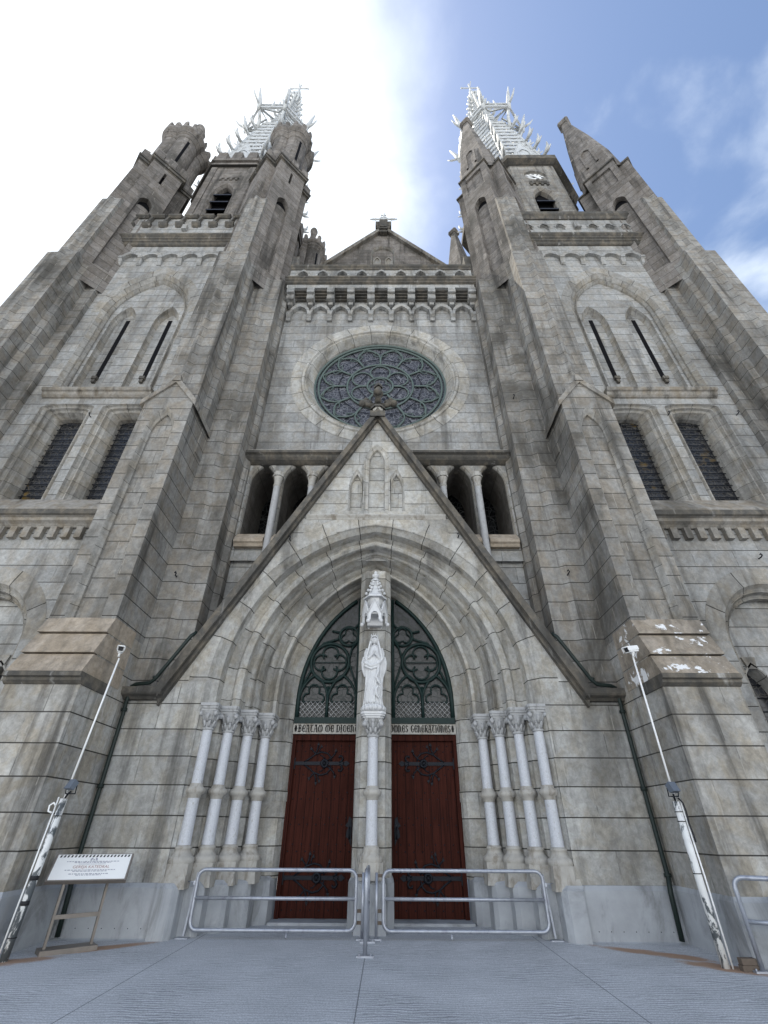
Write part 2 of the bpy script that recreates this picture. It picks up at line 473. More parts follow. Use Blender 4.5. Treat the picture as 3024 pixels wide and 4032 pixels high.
class MB:
    """collects faces; built as one mesh object.  sx=-1 mirrors across the axis of the facade."""

    def __init__(s, sx=1):
        s.v, s.f, s.uv, s.sm, s.sx = [], [], [], [], sx
        s.X = None

    def at(s, x=0, y=0, z=0, rz=0):
        s.X = Matrix.Translation((x, y, z)) @ Matrix.Rotation(rz, 4, 'Z')
        return s

    def use(s, m):
        s.X = m
        return s

    def add(s, vs, fs, uvs=None, smooth=False):
        o = len(s.v)
        if s.X is not None:
            vs = [tuple(s.X @ Vector(p)) for p in vs]
        s.v += [tuple(p) for p in vs]
        for i, f in enumerate(fs):
            s.f.append([o + k for k in f])
            s.uv.append(uvs[i] if uvs else None)
            s.sm.append(smooth)
        return s

    def box(s, x0, x1, y0, y1, z0, z1):
        vs = [(x0, y0, z0), (x1, y0, z0), (x1, y1, z0), (x0, y1, z0), (x0, y0, z1), (x1, y0, z1), (x1, y1, z1), (x0, y1, z1)]
        return s.add(vs, [(0, 3, 2, 1), (4, 5, 6, 7), (0, 1, 5, 4), (1, 2, 6, 5), (2, 3, 7, 6), (3, 0, 4, 7)])

    def hexa(s, lo, hi):
        """loft between two 4-gons"""
        return s.add(list(lo) + list(hi), [(3, 2, 1, 0), (4, 5, 6, 7), (0, 1, 5, 4), (1, 2, 6, 5), (2, 3, 7, 6), (3, 0, 4, 7)])

    def ext(s, pts, z0, z1, closed=True, top=True, bot=False, pts2=None):
        """plan polygon raised from z0 to z1 (pts2: plan at the top)"""
        n = len(pts)
        p2 = pts2 or pts
        vs = [(p[0], p[1], z0) for p in pts] + [(p[0], p[1], z1) for p in p2]
        fs = [(i, (i + 1) % n, n + (i + 1) % n, n + i) for i in range(n if closed else n - 1)]
        s.add(vs, fs)
        if closed and (top or bot):
            for z, pp, on in ((z1, p2, top), (z0, pts, bot)):
                if on:
                    tr = tessellate_polygon([[Vector((p[0], p[1], 0)) for p in pp]])
                    s.add([(p[0], p[1], z) for p in pp], [tuple(t) for t in tr])
        return s

    def runy(s, pts, x0, x1, caps=True):
        """section in (y, z) run along x"""
        n = len(pts)
        vs = [(x0, p[0], p[1]) for p in pts] + [(x1, p[0], p[1]) for p in pts]
        s.add(vs, [(i, (i + 1) % n, n + (i + 1) % n, n + i) for i in range(n)])
        if caps:
            tr = tessellate_polygon([[Vector((p[0], p[1], 0)) for p in pts]])
            s.add([(x0, p[0], p[1]) for p in pts], [tuple(t) for t in tr])
            s.add([(x1, p[0], p[1]) for p in pts], [tuple(t)[::-1] for t in tr])
        return s

    def slab(s, pts, y0, y1, holes=()):
        """outline in (x, z), thickness from y0 to y1, with holes through it"""
        loops = [pts] + list(holes)
        flat = [p for lp in loops for p in lp]
        tr = tessellate_polygon([[Vector((p[0], p[1], 0)) for p in lp] for lp in loops])
        s.add([(p[0], y0, p[1]) for p in flat], [tuple(t) for t in tr])
        s.add([(p[0], y1, p[1]) for p in flat], [tuple(t)[::-1] for t in tr])
        for lp in loops:
            n = len(lp)
            s.add([(p[0], y0, p[1]) for p in lp] + [(p[0], y1, p[1]) for p in lp],
                  [(i, (i + 1) % n, n + (i + 1) % n, n + i) for i in range(n)])
        return s

    def face(s, pts, y, holes=()):
        loops = [pts] + list(holes)
        flat = [p for lp in loops for p in lp]
        tr = tessellate_polygon([[Vector((p[0], p[1], 0)) for p in lp] for lp in loops])
        return s.add([(p[0], y, p[1]) for p in flat], [tuple(t) for t in tr])

    def loft(s, A, B, closed=False, uvA=None, smooth=False):
        n = len(A)
        m = n if closed else n - 1
        fs = [(i, (i + 1) % n, n + (i + 1) % n, n + i) for i in range(m)]
        uv = None
        if uvA:
            uv = [((uvA[i], 0), (uvA[i + 1], 0), (uvA[i + 1], 1), (uvA[i], 1)) for i in range(m)]
        return s.add(list(A) + list(B), fs, uv, smooth)

    def lathe(s, prof, cx=0, cy=0, cz=0, n=20, smooth=True):
        vs, fs = [], []
        for r, z in prof:
            for k in range(n):
                a = 2 * PI * k / n
                vs.append((cx + r * math.cos(a), cy + r * math.sin(a), cz + z))
        for j in range(len(prof) - 1):
            for k in range(n):
                fs.append((j * n + k, j * n + (k + 1) % n, (j + 1) * n + (k + 1) % n, (j + 1) * n + k))
        s.add(vs, fs, None, smooth)
        for j, on in ((0, prof[0][0] > 1e-4), (len(prof) - 1, prof[-1][0] > 1e-4)):
            if on:
                s.add([vs[j * n + k] for k in range(n)], [tuple(range(n))])
        return s

    def ball(s, c, r, n=10, sq=(1, 1, 1)):
        vs, fs = [], []
        m = max(4, n // 2)
        for j in range(m + 1):
            t = PI * j / m
            for k in range(n):
                a = 2 * PI * k / n
                vs.append((c[0] + sq[0] * r * math.sin(t) * math.cos(a), c[1] + sq[1] * r * math.sin(t) * math.sin(a), c[2] + sq[2] * r * math.cos(t)))
        for j in range(m):
            for k in range(n):
                fs.append((j * n + k, (j + 1) * n + k, (j + 1) * n + (k + 1) % n, j * n + (k + 1) % n))
        return s.add(vs, fs, None, True)

    def tube(s, path, r, n=8, closed=False, r2=None, smooth=True):
        P = [Vector(p) for p in path]
        m = len(P)
        rings = []
        up = None
        for i in range(m):
            if closed:
                d = P[(i + 1) % m] - P[i - 1]
            else:
                d = P[min(i + 1, m - 1)] - P[max(i - 1, 0)]
            if d.length < 1e-9:
                d = Vector((0, 0, 1))
            d.normalize()
            if up is None:
                up = Vector((0, 0, 1)) if abs(d.z) < .9 else Vector((1, 0, 0))
            a = d.cross(up)
            if a.length < 1e-6:
                a = d.cross(Vector((0, 1, 0)))
            a.normalize()
            b = a.cross(d).normalized()
            up = b
            rr = r if r2 is None else r + (r2 - r) * i / max(1, m - 1)
            if isinstance(r, (list, tuple)):
                rr = r[i]
            rings.append([P[i] + (a * math.cos(2 * PI * k / n) + b * math.sin(2 * PI * k / n)) * rr for k in range(n)])
        vs = [tuple(p) for ring in rings for p in ring]
        fs = []
        for i in range(m if closed else m - 1):
            j = (i + 1) % m
            for k in range(n):
                fs.append((i * n + k, i * n + (k + 1) % n, j * n + (k + 1) % n, j * n + k))
        if not closed:
            fs += [tuple(range(n))[::-1], tuple((m - 1) * n + k for k in range(n))]
        return s.add(vs, fs, None, smooth)

    def bar(s, a, b, w, h=None):
        """square bar between two points"""
        h = h or w
        a, b = Vector(a), Vector(b)
        d = (b - a).normalized()
        up = Vector((0, 0, 1)) if abs(d.z) < .95 else Vector((0, 1, 0))
        u = d.cross(up).normalized() * w / 2
        v = u.cross(d).normalized() * h / 2
        return s.hexa([a - u - v, a + u - v, a + u + v, a - u + v], [b - u - v, b + u - v, b + u + v, b - u + v])

    def build(s, name, mat, parent=None, label=None, mat2=None, n1=0):
        me = bpy.data.meshes.new(name)
        vs = s.v if s.sx == 1 else [(-p[0], p[1], p[2]) for p in s.v]
        fs = s.f if s.sx == 1 else [f[::-1] for f in s.f]
        me.from_pydata(vs, [], fs)
        if any(u is not None for u in s.uv):
            ul = me.uv_layers.new(name="UVMap")
            li = 0
            for f, u in zip(fs, s.uv):
                if u is not None and s.sx == -1:
                    u = u[::-1]
                for k in range(len(f)):
                    ul.data[li + k].uv = u[k] if u is not None else (0.5, 0.5)
                li += len(f)
        me.polygons.foreach_set("use_smooth", s.sm)
        me.validate()
        me.materials.append(mat)
        if mat2:
            me.materials.append(mat2)
            me.polygons.foreach_set('material_index', [0 if i < n1 else 1 for i in range(len(me.polygons))])
        o = bpy.data.objects.new(name, me)
        COL.objects.link(o)
        if parent:
            o.parent = parent
        if label:
            o['label'] = label
        return o


def thing(name, label, cat, loc=(0, 0, 0), group=None, rz=0):
    o = bpy.data.objects.new(name, None)
    o.empty_display_size = .2
    COL.objects.link(o)
    o.location = loc
    o.rotation_euler = (0, 0, rz)
    o['label'] = label
    o['category'] = cat
    if group:
        o['group'] = group
    return o


def parc(cx, hw, zs, za, n=12):
    """pointed arch: left springing, apex, right springing"""
    rise = za - zs
    c = (rise * rise - hw * hw) / (2 * hw)
    if c < 0:
        return [(cx + hw * math.cos(PI - PI * i / (2 * n)), zs + rise * math.sin(PI * i / (2 * n))) for i in range(2 * n + 1)]
    rad = hw + c
    a1 = math.acos(max(-1, min(1, -c / rad)))
    L = [(cx + c + rad * math.cos(PI + (a1 - PI) * i / n), zs + rad * math.sin(PI + (a1 - PI) * i / n)) for i in range(n + 1)]
    return L + [(2 * cx - p[0], p[1]) for p in L[-2::-1]]


def popen(cx, hw, z0, zs, za, n=12):
    return [(cx - hw, z0)] + parc(cx, hw, zs, za, n) + [(cx + hw, z0)]


def runlen(pts, z0=None, zs=None, lv=.5, la=.8):
    """joint coordinate along an arch outline: courses on the jambs, voussoirs on the arch"""
    u = [0.0]
    for a, b in zip(pts, pts[1:]):
        d = math.hypot(b[0] - a[0], b[1] - a[1])
        u.append(u[-1] + d / (lv if abs(a[0] - b[0]) < 1e-6 else la))
    half = u[-1] / 2
    off = .5 - (half % 1.0)
    return [k + off for k in u]


def archloft(mb, prof, cx, z0, n=12, la=.8, lv=.5, smooth=False):
    """prof = [(y, half width, springing, apex)...]: nested arch outlines joined by strips"""
    outs = [[(p[0], y, p[1]) for p in popen(cx, hw, z0, zs, za, n)] for (y, hw, zs, za) in prof]
    y, hw, zs, za = prof[0]
    u = runlen(popen(cx, hw, z0, zs, za, n), lv=lv, la=la)
    for A, B in zip(outs, outs[1:]):
        mb.loft(A, B, uvA=u, smooth=smooth)


def circ(cx, cz, r, n=48, a0=0.0, a1=2 * PI, end=False):
    return [(cx + r * math.cos(a0 + (a1 - a0) * i / n), cz + r * math.sin(a0 + (a1 - a0) * i / n)) for i in range(n + (1 if end else 0))]


def xz(pts, y):
    return [(p[0], y, p[1]) for p in pts]


# ------------------------------------------------------------------ ground
g = MB()
g.add([(-400, -400, 0), (400, -400, 0), (400, 500, 0), (-400, 500, 0)], [(0, 1, 2, 3)])
go = g.build('pavement', M['paving'])
go['kind'] = 'structure'

# ------------------------------------------------------------------ the cathedral
CATH = thing('cathedral', 'grey stone gothic cathedral front with two towers and a rose window over the red doors', 'cathedral')

TC = 10.03                      # axis of each tower
PROF_IN = [(4.28, 1.6), (4.28, .73), (4.42, .60), (4.42, .03), (4.90, .03), (5.05, -.07), (5.50, -.07)]
BUTT = [(5.52, .45), (5.52, -.52), (5.67, -.66), (5.67, -1.16), (6.17, -1.16), (6.30, -1.28), (6.35, -1.28), (6.48, -1.16), (6.95, -1.16), (6.95, -.66), (7.10, -.52), (7.10, .45)]


def flip(pts):
    return [(2 * TC - p[0], p[1]) for p in pts][::-1]


def tower(s):
    left = s < 0
    # ---- body: corner piers and the wall between them
    w = MB(s)
    pier_in = PROF_IN + [(7.12, -.07), (7.56, -.07), (7.56, 1.6)]
    w.ext(pier_in, .78, 21.95, top=False)
    w.ext(pier_in, 21.95, 22.6, pts2=[(5.2, 1.5), (5.2, .8), (5.2, .6), (5.25, .45), (5.3, .45), (5.4, .4), (5.55, .4), (7.0, .4), (7.3, .4), (7.3, 1.5)])
    w.ext(flip(pier_in), .78, 21.95, top=False)
    w.ext(flip(pier_in), 21.95, 22.6, pts2=flip([(5.2, 1.5), (5.2, .8), (5.2, .6), (5.25, .45), (5.3, .45), (5.4, .4), (5.55, .4), (7.0, .4), (7.3, .4), (7.3, 1.5)]))
    # flank walls and back, so that the tower is a closed block
    w.box(4.46, 15.6, 1.55, 8.9, .78, 27.2)
    w.build('tower_wall', M['butt'], CATH)

    p = MB(s)
    # upper stage wall with the great blind arch
    AH, AZ, AA = 1.88, 19.6, 22.72
    ax0 = 14.5
    hole = popen(TC, AH, ax0, AZ, AA, 12)
    p.face([(7.565, 14.1), (12.495, 14.1), (12.495, 27.9), (7.565, 27.9)], .14, [hole])
    # tympanum of the blind arch with two lancets
    tw = popen(TC, 1.56, ax0, AZ, AZ + 2.62, 12)
    lan = [popen(TC + k * .92, .52, ax0 + .02, 19.15, 20.42, 8) for k in (-1, 1)]
    p.face(tw, .40, lan)
    for k in (-1, 1):
        p.face(popen(TC + k * .92, .46, ax0, 19.1, 20.2, 8), .64)
    # lower stage with the pair of windows
    WIN = [(11.03, None), (9.03, None)]
    holes = [[(c - .94, 9.66), (c - .94, 13.72)] + [(c + .94 * math.cos(PI - PI * i / 10), 13.72 + .16 * math.sin(PI * i / 10)) for i in range(1, 10)] + [(c + .94, 13.72), (c + .94, 9.66)] for c in (8.75, 10.91)]
    p.face([(7.565, 8.0), (12.495, 8.0), (12.495, 14.1), (7.565, 14.1)], .142, holes)
    # ground stage with a wide blind arch
    lh = popen(TC, 1.46, .80, 5.35, 6.86, 12)
    p.face([(6.98, .78), (13.08, .78), (13.08, 8.9), (6.98, 8.9)], -.02, [lh])
    lt = popen(TC, 1.22, .80, 5.35, 6.55, 12)
    lw = [popen(c, .52, .9, 3.9, 4.98, 8) for c in (9.12, 10.94)]
    p.face(lt, .42, lw)
    p.build('tower_front', M['wall'], CATH)
    # ---- arch mouldings
    a = MB(s)
    archloft(a, [(.14, AH, AZ, AA), (.27, 1.74, AZ, AA - .2), (.33, 1.72, AZ, AA - .24)], TC, ax0)
    archloft(a, [(.33, 1.66, AZ, AA - .30), (.24, 1.62, AZ, AA - .36), (.33, 1.56, AZ, AA - .45), (.40, 1.56, AZ, AA - .5)], TC, ax0)
    a.loft([(q[0], .33, q[1]) for q in popen(TC, 1.72, ax0, AZ, AA - .24)], [(q[0], .33, q[1]) for q in popen(TC, 1.66, ax0, AZ, AA - .30)], uvA=runlen(popen(TC, 1.7, ax0, AZ, AA)))
    am = a.build('arch_moulding', M['vous2'], CATH)
    for k in (-1, 1):
        a = MB(s)
        archloft(a, [(.40, .52, 19.15, 20.42), (.52, .50, 19.12, 20.3), (.64, .43, 19.1, 20.12)], TC + k * .92, ax0 + .02, 8, la=.6)
        a.build('lancet_moulding', M['vous2'], am)
    a = MB(s)
    # hood of flush voussoirs above the arch
    ring = [(q[0], .132, q[1]) for q in parc(TC, AH + .38, AZ, AA + .52)]
    ring2 = [(q[0], .132, q[1]) for q in parc(TC, AH, AZ, AA)]
    a.loft(ring, ring2, uvA=runlen([(q[0], q[1] + i * 1e-9) for i, q in enumerate(parc(TC, AH, AZ, AA))], la=1.1))
    a.build('voussoir_ring', M['vous2'], am)
    a = MB(s)
    archloft(a, [(-.02, 1.46, 5.35, 6.86), (.08, 1.40, 5.35, 6.78), (.12, 1.36, 5.35, 6.72)], TC, .8, la=1.05)
    archloft(a, [(.12, 1.36, 5.35, 6.72), (.10, 1.33, 5.35, 6.69), (.22, 1.30, 5.35, 6.65), (.26, 1.26, 5.35, 6.6), (.23, 1.23, 5.35, 6.56), (.42, 1.22, 5.35, 6.55)], TC, .8, la=1.05)
    r1 = [(q[0], -.027, q[1]) for q in parc(TC, 1.46 + .45, 5.35, 7.32)]
    r2 = [(q[0], -.027, q[1]) for q in parc(TC, 1.46, 5.35, 6.86)]
    am = a.build('arch_moulding', M['vous2'], CATH)
    a = MB(s)
    a.loft(r1, r2, uvA=runlen(parc(TC, 1.46, 5.35, 6.86), la=1.05))
    a.build('voussoir_ring', M['vous2'], am)
    for c in (9.12, 10.94):
        a = MB(s)
        archloft(a, [(.42, .52, 3.9, 4.98), (.36, .50, 3.9, 4.95), (.36, .46, 3.9, 4.9), (.42, .44, 3.9, 4.87), (.75, .40, 3.9, 4.82)], c, .9, 8)
        a.slab([(c - .10, 4.80), (c + .10, 4.80), (c + .16, 5.08), (c - .16, 5.08)], .36, .5)
        a.build('window_arch', M['vous2'], am)
    # ---- windows of the middle stage
    for c in (8.75, 10.91):
        f = MB(s)
        seq = [(.142, .94, .16), (.22, .90, .15), (.28, .82, .14), (.22, .78, .14), (.22, .74, .14), (.31, .70, .13), (.36, .62, .12), (.60, .48, .10), (.78, .46, .10)]

        def ol(y, hw, rise, zt=13.72, c=c):
            zt = zt - (.94 - hw) * .55
            return [(c - hw, y, 9.66)] + [(c + hw * math.cos(PI - PI * i / 10), y, zt + rise * math.sin(PI * i / 10)) for i in range(11)] + [(c + hw, y, 9.66)]
        oo = [ol(*q) for q in seq]
        uu = [0, 8.2] + [8.2 + .33 * i for i in range(1, 11)] + [19.7]
        for A_, B_ in zip(oo, oo[1:]):
            f.loft(A_, B_, uvA=uu)
        # sill sloping inwards
        f.add([(c - .94, .142, 9.66), (c + .94, .142, 9.66), (c + .48, .8, 9.86), (c - .48, .8, 9.86)], [(0, 1, 2, 3)])
        fo = f.build('window', M['vous2'], CATH)
        gl = MB(s)
        gl.add([(c - .50, .76, 9.7), (c + .50, .76, 9.7), (c + .50, .76, 13.7), (c - .50, .76, 13.7)], [(0, 1, 2, 3)])
        gl.build('glass_pane', M['winglass'], fo)
        z = 9.95
        while z < 13.5:
            bar = MB(s)
            bar.tube([(c - .47, .70, z), (c + .47, .70, z)], .015, 6)
            bar.build('saddle_bar', M['iron'], fo)
            z += .245
    for c in (9.12, 10.94):
        gl = MB(s)
        gl.face(popen(c, .46, .9, 3.9, 4.9, 8), .70)
        go_ = gl.build('window', M['winglass'], CATH)
        z = 1.2
        while z < 4.5:
            bar = MB(s)
            bar.tube([(c - .42, .67, z), (c + .42, .67, z)], .012, 6)
            bar.build('saddle_bar', M['iron'], go_)
            z += .3
    # ---- slit windows in the lancets
    for k in (-1, 1):
        q = MB(s)
        x = TC + k * .92
        q.box(x - .085, x + .085, .625, .66, 15.85, 19.7)
        so_ = q.build('slit_window', M['dark'], CATH)
        q = MB(s)
        q.box(x - .10, x + .10, .50, .63, 15.72, 15.86)
        q.box(x - .06, x + .06, .53, .63, 15.55, 15.72)
        q.build('sill_block', M['sooty'], so_)
    # ---- string courses
    q = MB(s)
    q.runy([(.2, 14.5), (-.10, 14.5), (-.12, 14.44), (-.08, 14.36), (-.02, 14.33), (.02, 14.22), (.08, 14.16), (.2, 14.12)], TC - 1.95, TC + 1.95)
    q.build('string_course', M['trim'], CATH)
    q = MB(s)
    q.runy([(.3, 9.66), (.10, 9.64), (-.34, 9.05), (-.36, 8.98), (-.36, 8.78), (-.28, 8.74), (-.26, 8.66), (-.17, 8.60), (-.10, 8.52), (.3, 8.50)], 6.995, 13.065)
    so_ = q.build('string_course', M['trim'], CATH)
    q = MB(s)
    q.runy([(-.355, 8.985), (-.40, 8.95), (-.40, 8.80), (-.355, 8.77)], 6.995, 13.065)
    q.build('drip_edge', M['sooty'], so_)
    x = 7.06
    while x < 13.0:
        q = MB(s)
        q.box(x, x + .185, -.16, .05, 8.17, 8.52)
        q.build('dentil', M['trim'], so_)
        x += .372
    # ---- corbel table, cornice and parapet of the tower stage
    CBL = []
    for k in range(6):
        q = MB(s)
        x = TC + (k - 2.5) * .952
        CBL.append(q)
        q.runy([(.2, 24.0), (-.06, 24.0), (-.06, 23.83), (.0, 23.76), (.04, 23.52), (.10, 23.42), (.2, 23.42)], x - .105, x + .105)
    q = MB(s)
    for k in range(5):
        x = TC + (k - 2) * .952
        h = parc(x, .37, 23.86, 24.24, 6)
        o_ = parc(x, .475, 23.98, 24.52, 6)
        q.loft(xz(o_, -.02), xz(h, -.02))
        q.loft(xz(h, -.02), xz(h, .15))
        q.loft(xz(o_, -.02), xz(o_, .15))
    ct = q.build('corbel_table', M['wall'], CATH)
    for q in CBL:
        q.build('corbel', M['wall'], ct)
    q = MB(s)
    q.runy([(.6, 25.98), (-.20, 25.98), (-.22, 25.92), (-.22, 25.80), (-.12, 25.70), (-.12, 25.62), (-.06, 25.58), (-.06, 25.46), (.0, 25.42), (.04, 25.30), (.10, 25.26), (.6, 25.26)], 7.05, 13.01)
    q.build('cornice', M['sooty'], CATH)
    q = MB(s)
    if not left:
        hs = [popen(TC + (k - 3) * .835, .22, 26.72, 26.98, 27.28, 6) for k in range(7)]
        hs = [h for k, h in enumerate(hs) if k != 3]
        q.slab([(7.0, 25.985), (13.06, 25.985), (13.06, 27.80), (7.0, 27.80)], .02, .30, hs)
        for k in range(7):
            if k != 3:
                x = TC + (k - 3) * .835
                h, o_ = parc(x, .22, 26.98, 27.28, 6), parc(x, .30, 26.98, 27.40, 6)
                q.loft(xz(o_, -.02), xz(h, -.02))
                q.loft(xz(o_, -.02), xz(o_, .05))
        q.box(TC - .16, TC + .16, -.14, .02, 26.75, 27.25)
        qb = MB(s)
        qb.box(7.2, 12.9, .62, .66, 25.9, 27.75)  # dark sheet added so the parapet holes look shaded
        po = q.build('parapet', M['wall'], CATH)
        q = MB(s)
        qb.build('shade_backing', M['louv_shade'], po)
        q.runy([(.36, 28.25), (-.02, 28.45), (-.16, 28.40), (-.18, 28.1), (-.10, 27.98), (-.05, 27.80), (.36, 27.80)], 7.0, 13.06)
        q.build('coping', M['sooty'], po)
    else:
        q.slab([(7.0, 25.985), (13.06, 25.985), (13.06, 27.0), (7.0, 27.0)], .02, .30)
        for k in range(7):
            x = TC + (k - 3) * .86
            q.box(x - .30, x + .30, .02, .30, 27.0, 28.0)
        q.box(TC - .1, TC + .14, -.16, .02, 26.6, 27.0)
        po = q.build('parapet', M['wall'], CATH)
        q = MB(s)
        for k in range(7):
            q = MB(s)
            x = TC + (k - 3) * .86
            q.runy([(.36, 28.25), (-.05, 28.32), (-.16, 28.22), (-.16, 28.08), (-.06, 28.0), (.36, 28.0)], x - .34, x + .34)
            q.runy([(.30, 27.35), (-.16, 27.35), (-.16, 27.22), (-.08, 27.12), (.02, 27.05), (.30, 27.05)], x + .18, x + .62)
            q.hexa([(x + .30, -.16, 27.35), (x + .44, -.16, 27.35), (x + .44, .3, 27.35), (x + .30, .3, 27.35)], [(x + .22, -.12, 28.0), (x + .34, -.12, 28.0), (x + .34, .3, 28.0), (x + .22, .3, 28.0)])
            q.build('coping', M['sooty'], po)
    # ---- buttresses with their gabled niches
    for inner in (True, False):
        def T(pts):
            return pts if inner else flip(pts)
        b = MB(s)
        b.ext(T(BUTT), 11.0, 22.05, top=False)
        up = [(5.78, .45), (5.78, -.50), (5.83, -.62), (5.83, -.98), (6.14, -.98), (6.28, -1.10), (6.36, -1.10), (6.50, -.98), (6.80, -.98), (6.80, -.62), (6.85, -.50), (6.85, .45)]
        b.ext(T(BUTT), 22.05, 22.45, pts2=T(up), top=False)
        b.ext(T(up), 22.45, 27.95, top=False)
        b.ext(T(up), 27.95, 28.75, pts2=T([(q[0], max(q[1], -.45)) for q in up]))
        # niche stage, front at -1.47
        x0, x1 = 5.54, 6.99
        cx = (x0 + x1) / 2
        yF = -1.47
        sgn = 1 if inner else -1

        def X(x):
            return x if inner else 2 * TC - x
        cX = X(cx)
        outline = [(X(x0), 5.2), (X(x1), 5.2), (X(x1), 12.2), (cX, 13.05), (X(x0), 12.2)]
        nh = popen(cX, .40, 5.2, 11.05, 11.95, 8)
        b.face(outline, yF, [nh])
        b.face(popen(cX, .30, 5.2, 11.0, 11.75, 8), yF + .20)
        b.add([(X(x0), yF, 5.2), (X(x0), -.07, 5.2), (X(x0), -.07, 12.2), (X(x0), yF, 12.2)], [(0, 1, 2, 3)])
        b.add([(X(x1), yF, 5.2), (X(x1), -.02, 5.2), (X(x1), -.02, 12.2), (X(x1), yF, 12.2)], [(0, 1, 2, 3)])
        # gable roof of the niche stage running back to the pier
        b.add([(X(x0), yF, 12.2), (cX, yF, 13.05), (cX, -.9, 13.05), (X(x0), -.07, 12.2)], [(0, 1, 2, 3)])
        b.add([(X(x1), yF, 12.2), (cX, yF, 13.05), (cX, -.9, 13.05), (X(x1), -.07, 12.2)], [(0, 1, 2, 3)])
        bo = b.build('buttress', M['butt'], CATH)
        b = MB(s)
        archloft(b, [(yF, .40, 11.05, 11.95), (yF + .03, .38, 11.04, 11.9), (yF + .10, .34, 11.02, 11.82), (yF + .14, .30, 11.0, 11.75), (yF + .20, .30, 11.0, 11.75)], cX, 5.2, 8, la=.6)
        b.build('niche_moulding', M['vous2'], bo)
        # raking coping of the gable
        b = MB(s)
        for e, xe in ((-1, x0), (1, x1)):
            xo = X(xe + e * .10)
            xc = cX
            lo = [(xo, yF - .06, 11.98), (xc, yF - .06, 13.0), (xc, -.5, 13.0), (xo, -.05, 11.98)]
            hi = [(xo, yF - .06, 12.20), (xc, yF - .06, 13.26), (xc, -.5, 13.26), (xo, -.05, 12.20)]
            b.hexa(lo, hi)
        b.ext([(cX - .13, yF - .09), (cX + .13, yF - .09), (cX + .13, yF + .16), (cX - .13, yF + .16)], 13.05, 13.38, pts2=[(cX - .05, yF - .05), (cX + .05, yF - .05), (cX + .05, yF + .1), (cX - .05, yF + .1)])
        b.build('gable_coping', M['sooty'] if False else M['trim'], bo)
        # battered foot: three weathering slabs over a moulded ledge
        b = MB(s)
        fr = [-1.82, 4.05]
        xa, xb = min(X(5.50), X(7.03)), max(X(5.50), X(7.03))
        lx, rx = min(X(x0), X(x1)) + .004, max(X(x0), X(x1)) - .004
        steps = [(-1.95, 4.06, -1.76, 4.44), (-1.80, 4.47, -1.58, 4.92), (-1.63, 4.95, -1.46, 5.32)]
        for (ya, za, yb, zb) in steps:
            b.runy([(ya, za), (yb, zb), (-.5, zb), (-.5, za)], lx - .012, rx + .012)
        b.build('weathering', M['slope'] if left or not inner else M['slope2'], bo)
        b = MB(s)
        b.runy([(-1.0, 4.055), (-1.96, 4.055), (-1.97, 4.02), (-1.97, 3.97), (-1.91, 3.95), (-1.91, 3.90), (-1.86, 3.86), (-1.83, 3.84), (-1.0, 3.84)], lx - .03, rx + .03)
        b.build('ledge_moulding', M['sooty'], bo)
        b = MB(s)
        b.ext([(min(X(5.54), X(6.99)), .1), (min(X(5.54), X(6.99)), -1.82), (max(X(5.54), X(6.99)), -1.82), (max(X(5.54), X(6.99)), .1)], .78, 3.86, top=False)
        # cheeks behind the weathering slabs
        for xx in (X(5.54), X(6.99)):
            b.add([(xx, -1.82, 3.86), (xx, -1.46, 5.198), (xx, -.02, 5.198), (xx, -.02, 3.86)], [(0, 1, 2, 3)])
        b.build('buttress_foot', M['low'], bo)
    # ---- cement plinth
    q = MB(s)
    pl = [(5.50, .3), (5.50, -1.87), (7.03, -1.87), (7.03, -.07), (13.03, -.07), (13.03, -1.87), (14.56, -1.87), (14.56, .3)]
    q.ext(pl, -.2, .72, top=False)
    q.ext(pl, .72, .785, pts2=[(5.535, .3), (5.535, -1.825), (6.995, -1.825), (6.995, -.025), (13.065, -.025), (13.065, -1.825), (14.52, -1.825), (14.52, .3)])
    q.build('plinth', M['plinth'], CATH)


for s in (1, -1):
    tower(s)

# ------------------------------------------------------------------ portal
PY = -.09
EAVE = 3.93


def gz(x):
    return 12.82 - 1.885 * abs(x)


q = MB()
hole = popen(0, 3.80, .77, 4.35, 8.62, 14)
tri = [popen(0, .40, 9.10, 10.95, 11.72, 6)] + [popen(k * .60, .23, 9.10, 9.95, 10.70, 6) for k in (-1, 1)]
q.face([(-5.54, .77), (5.54, .77), (5.54, EAVE + .05), (4.72, EAVE + .05), (0, 12.9), (-4.72, EAVE + .05), (-5.54, EAVE + .05)], PY, [hole] + tri)
PORTAL = q.build('portal', M['portal'], CATH)
# blind lancets of the gable
q = MB()
for cx, hw, zs, za in ((0, .40, 10.95, 11.72), (-.60, .23, 9.95, 10.70), (.60, .23, 9.95, 10.70)):
    k = .55 if hw > .3 else .68
    archloft(q, [(PY, hw, zs, za), (PY + .05, hw * .86, zs, za - .07), (PY + .07, hw * k + .03, zs, za - .16), (PY + .20, hw * k, zs, za - .20)], cx, 9.10, 6, la=.45)
q.build('blind_lancet', M['vous'], PORTAL)
q = MB()
for cx, hw, zs, za in ((0, .26, 10.95, 11.55), (-.60, .17, 9.95, 10.55), (.60, .17, 9.95, 10.55)):
    q.face(popen(cx, hw, 9.05, zs, za, 6), PY + .17)
q.build('lancet_back', M['portal'], PORTAL)
q = MB()
q.runy([(.1, 8.96), (-.15, 8.95), (-.17, 8.90), (-.12, 8.84), (PY - .01, 8.80), (.1, 8.80)], -1.98, 1.98)
q.build('string_course', M['lime'], PORTAL)
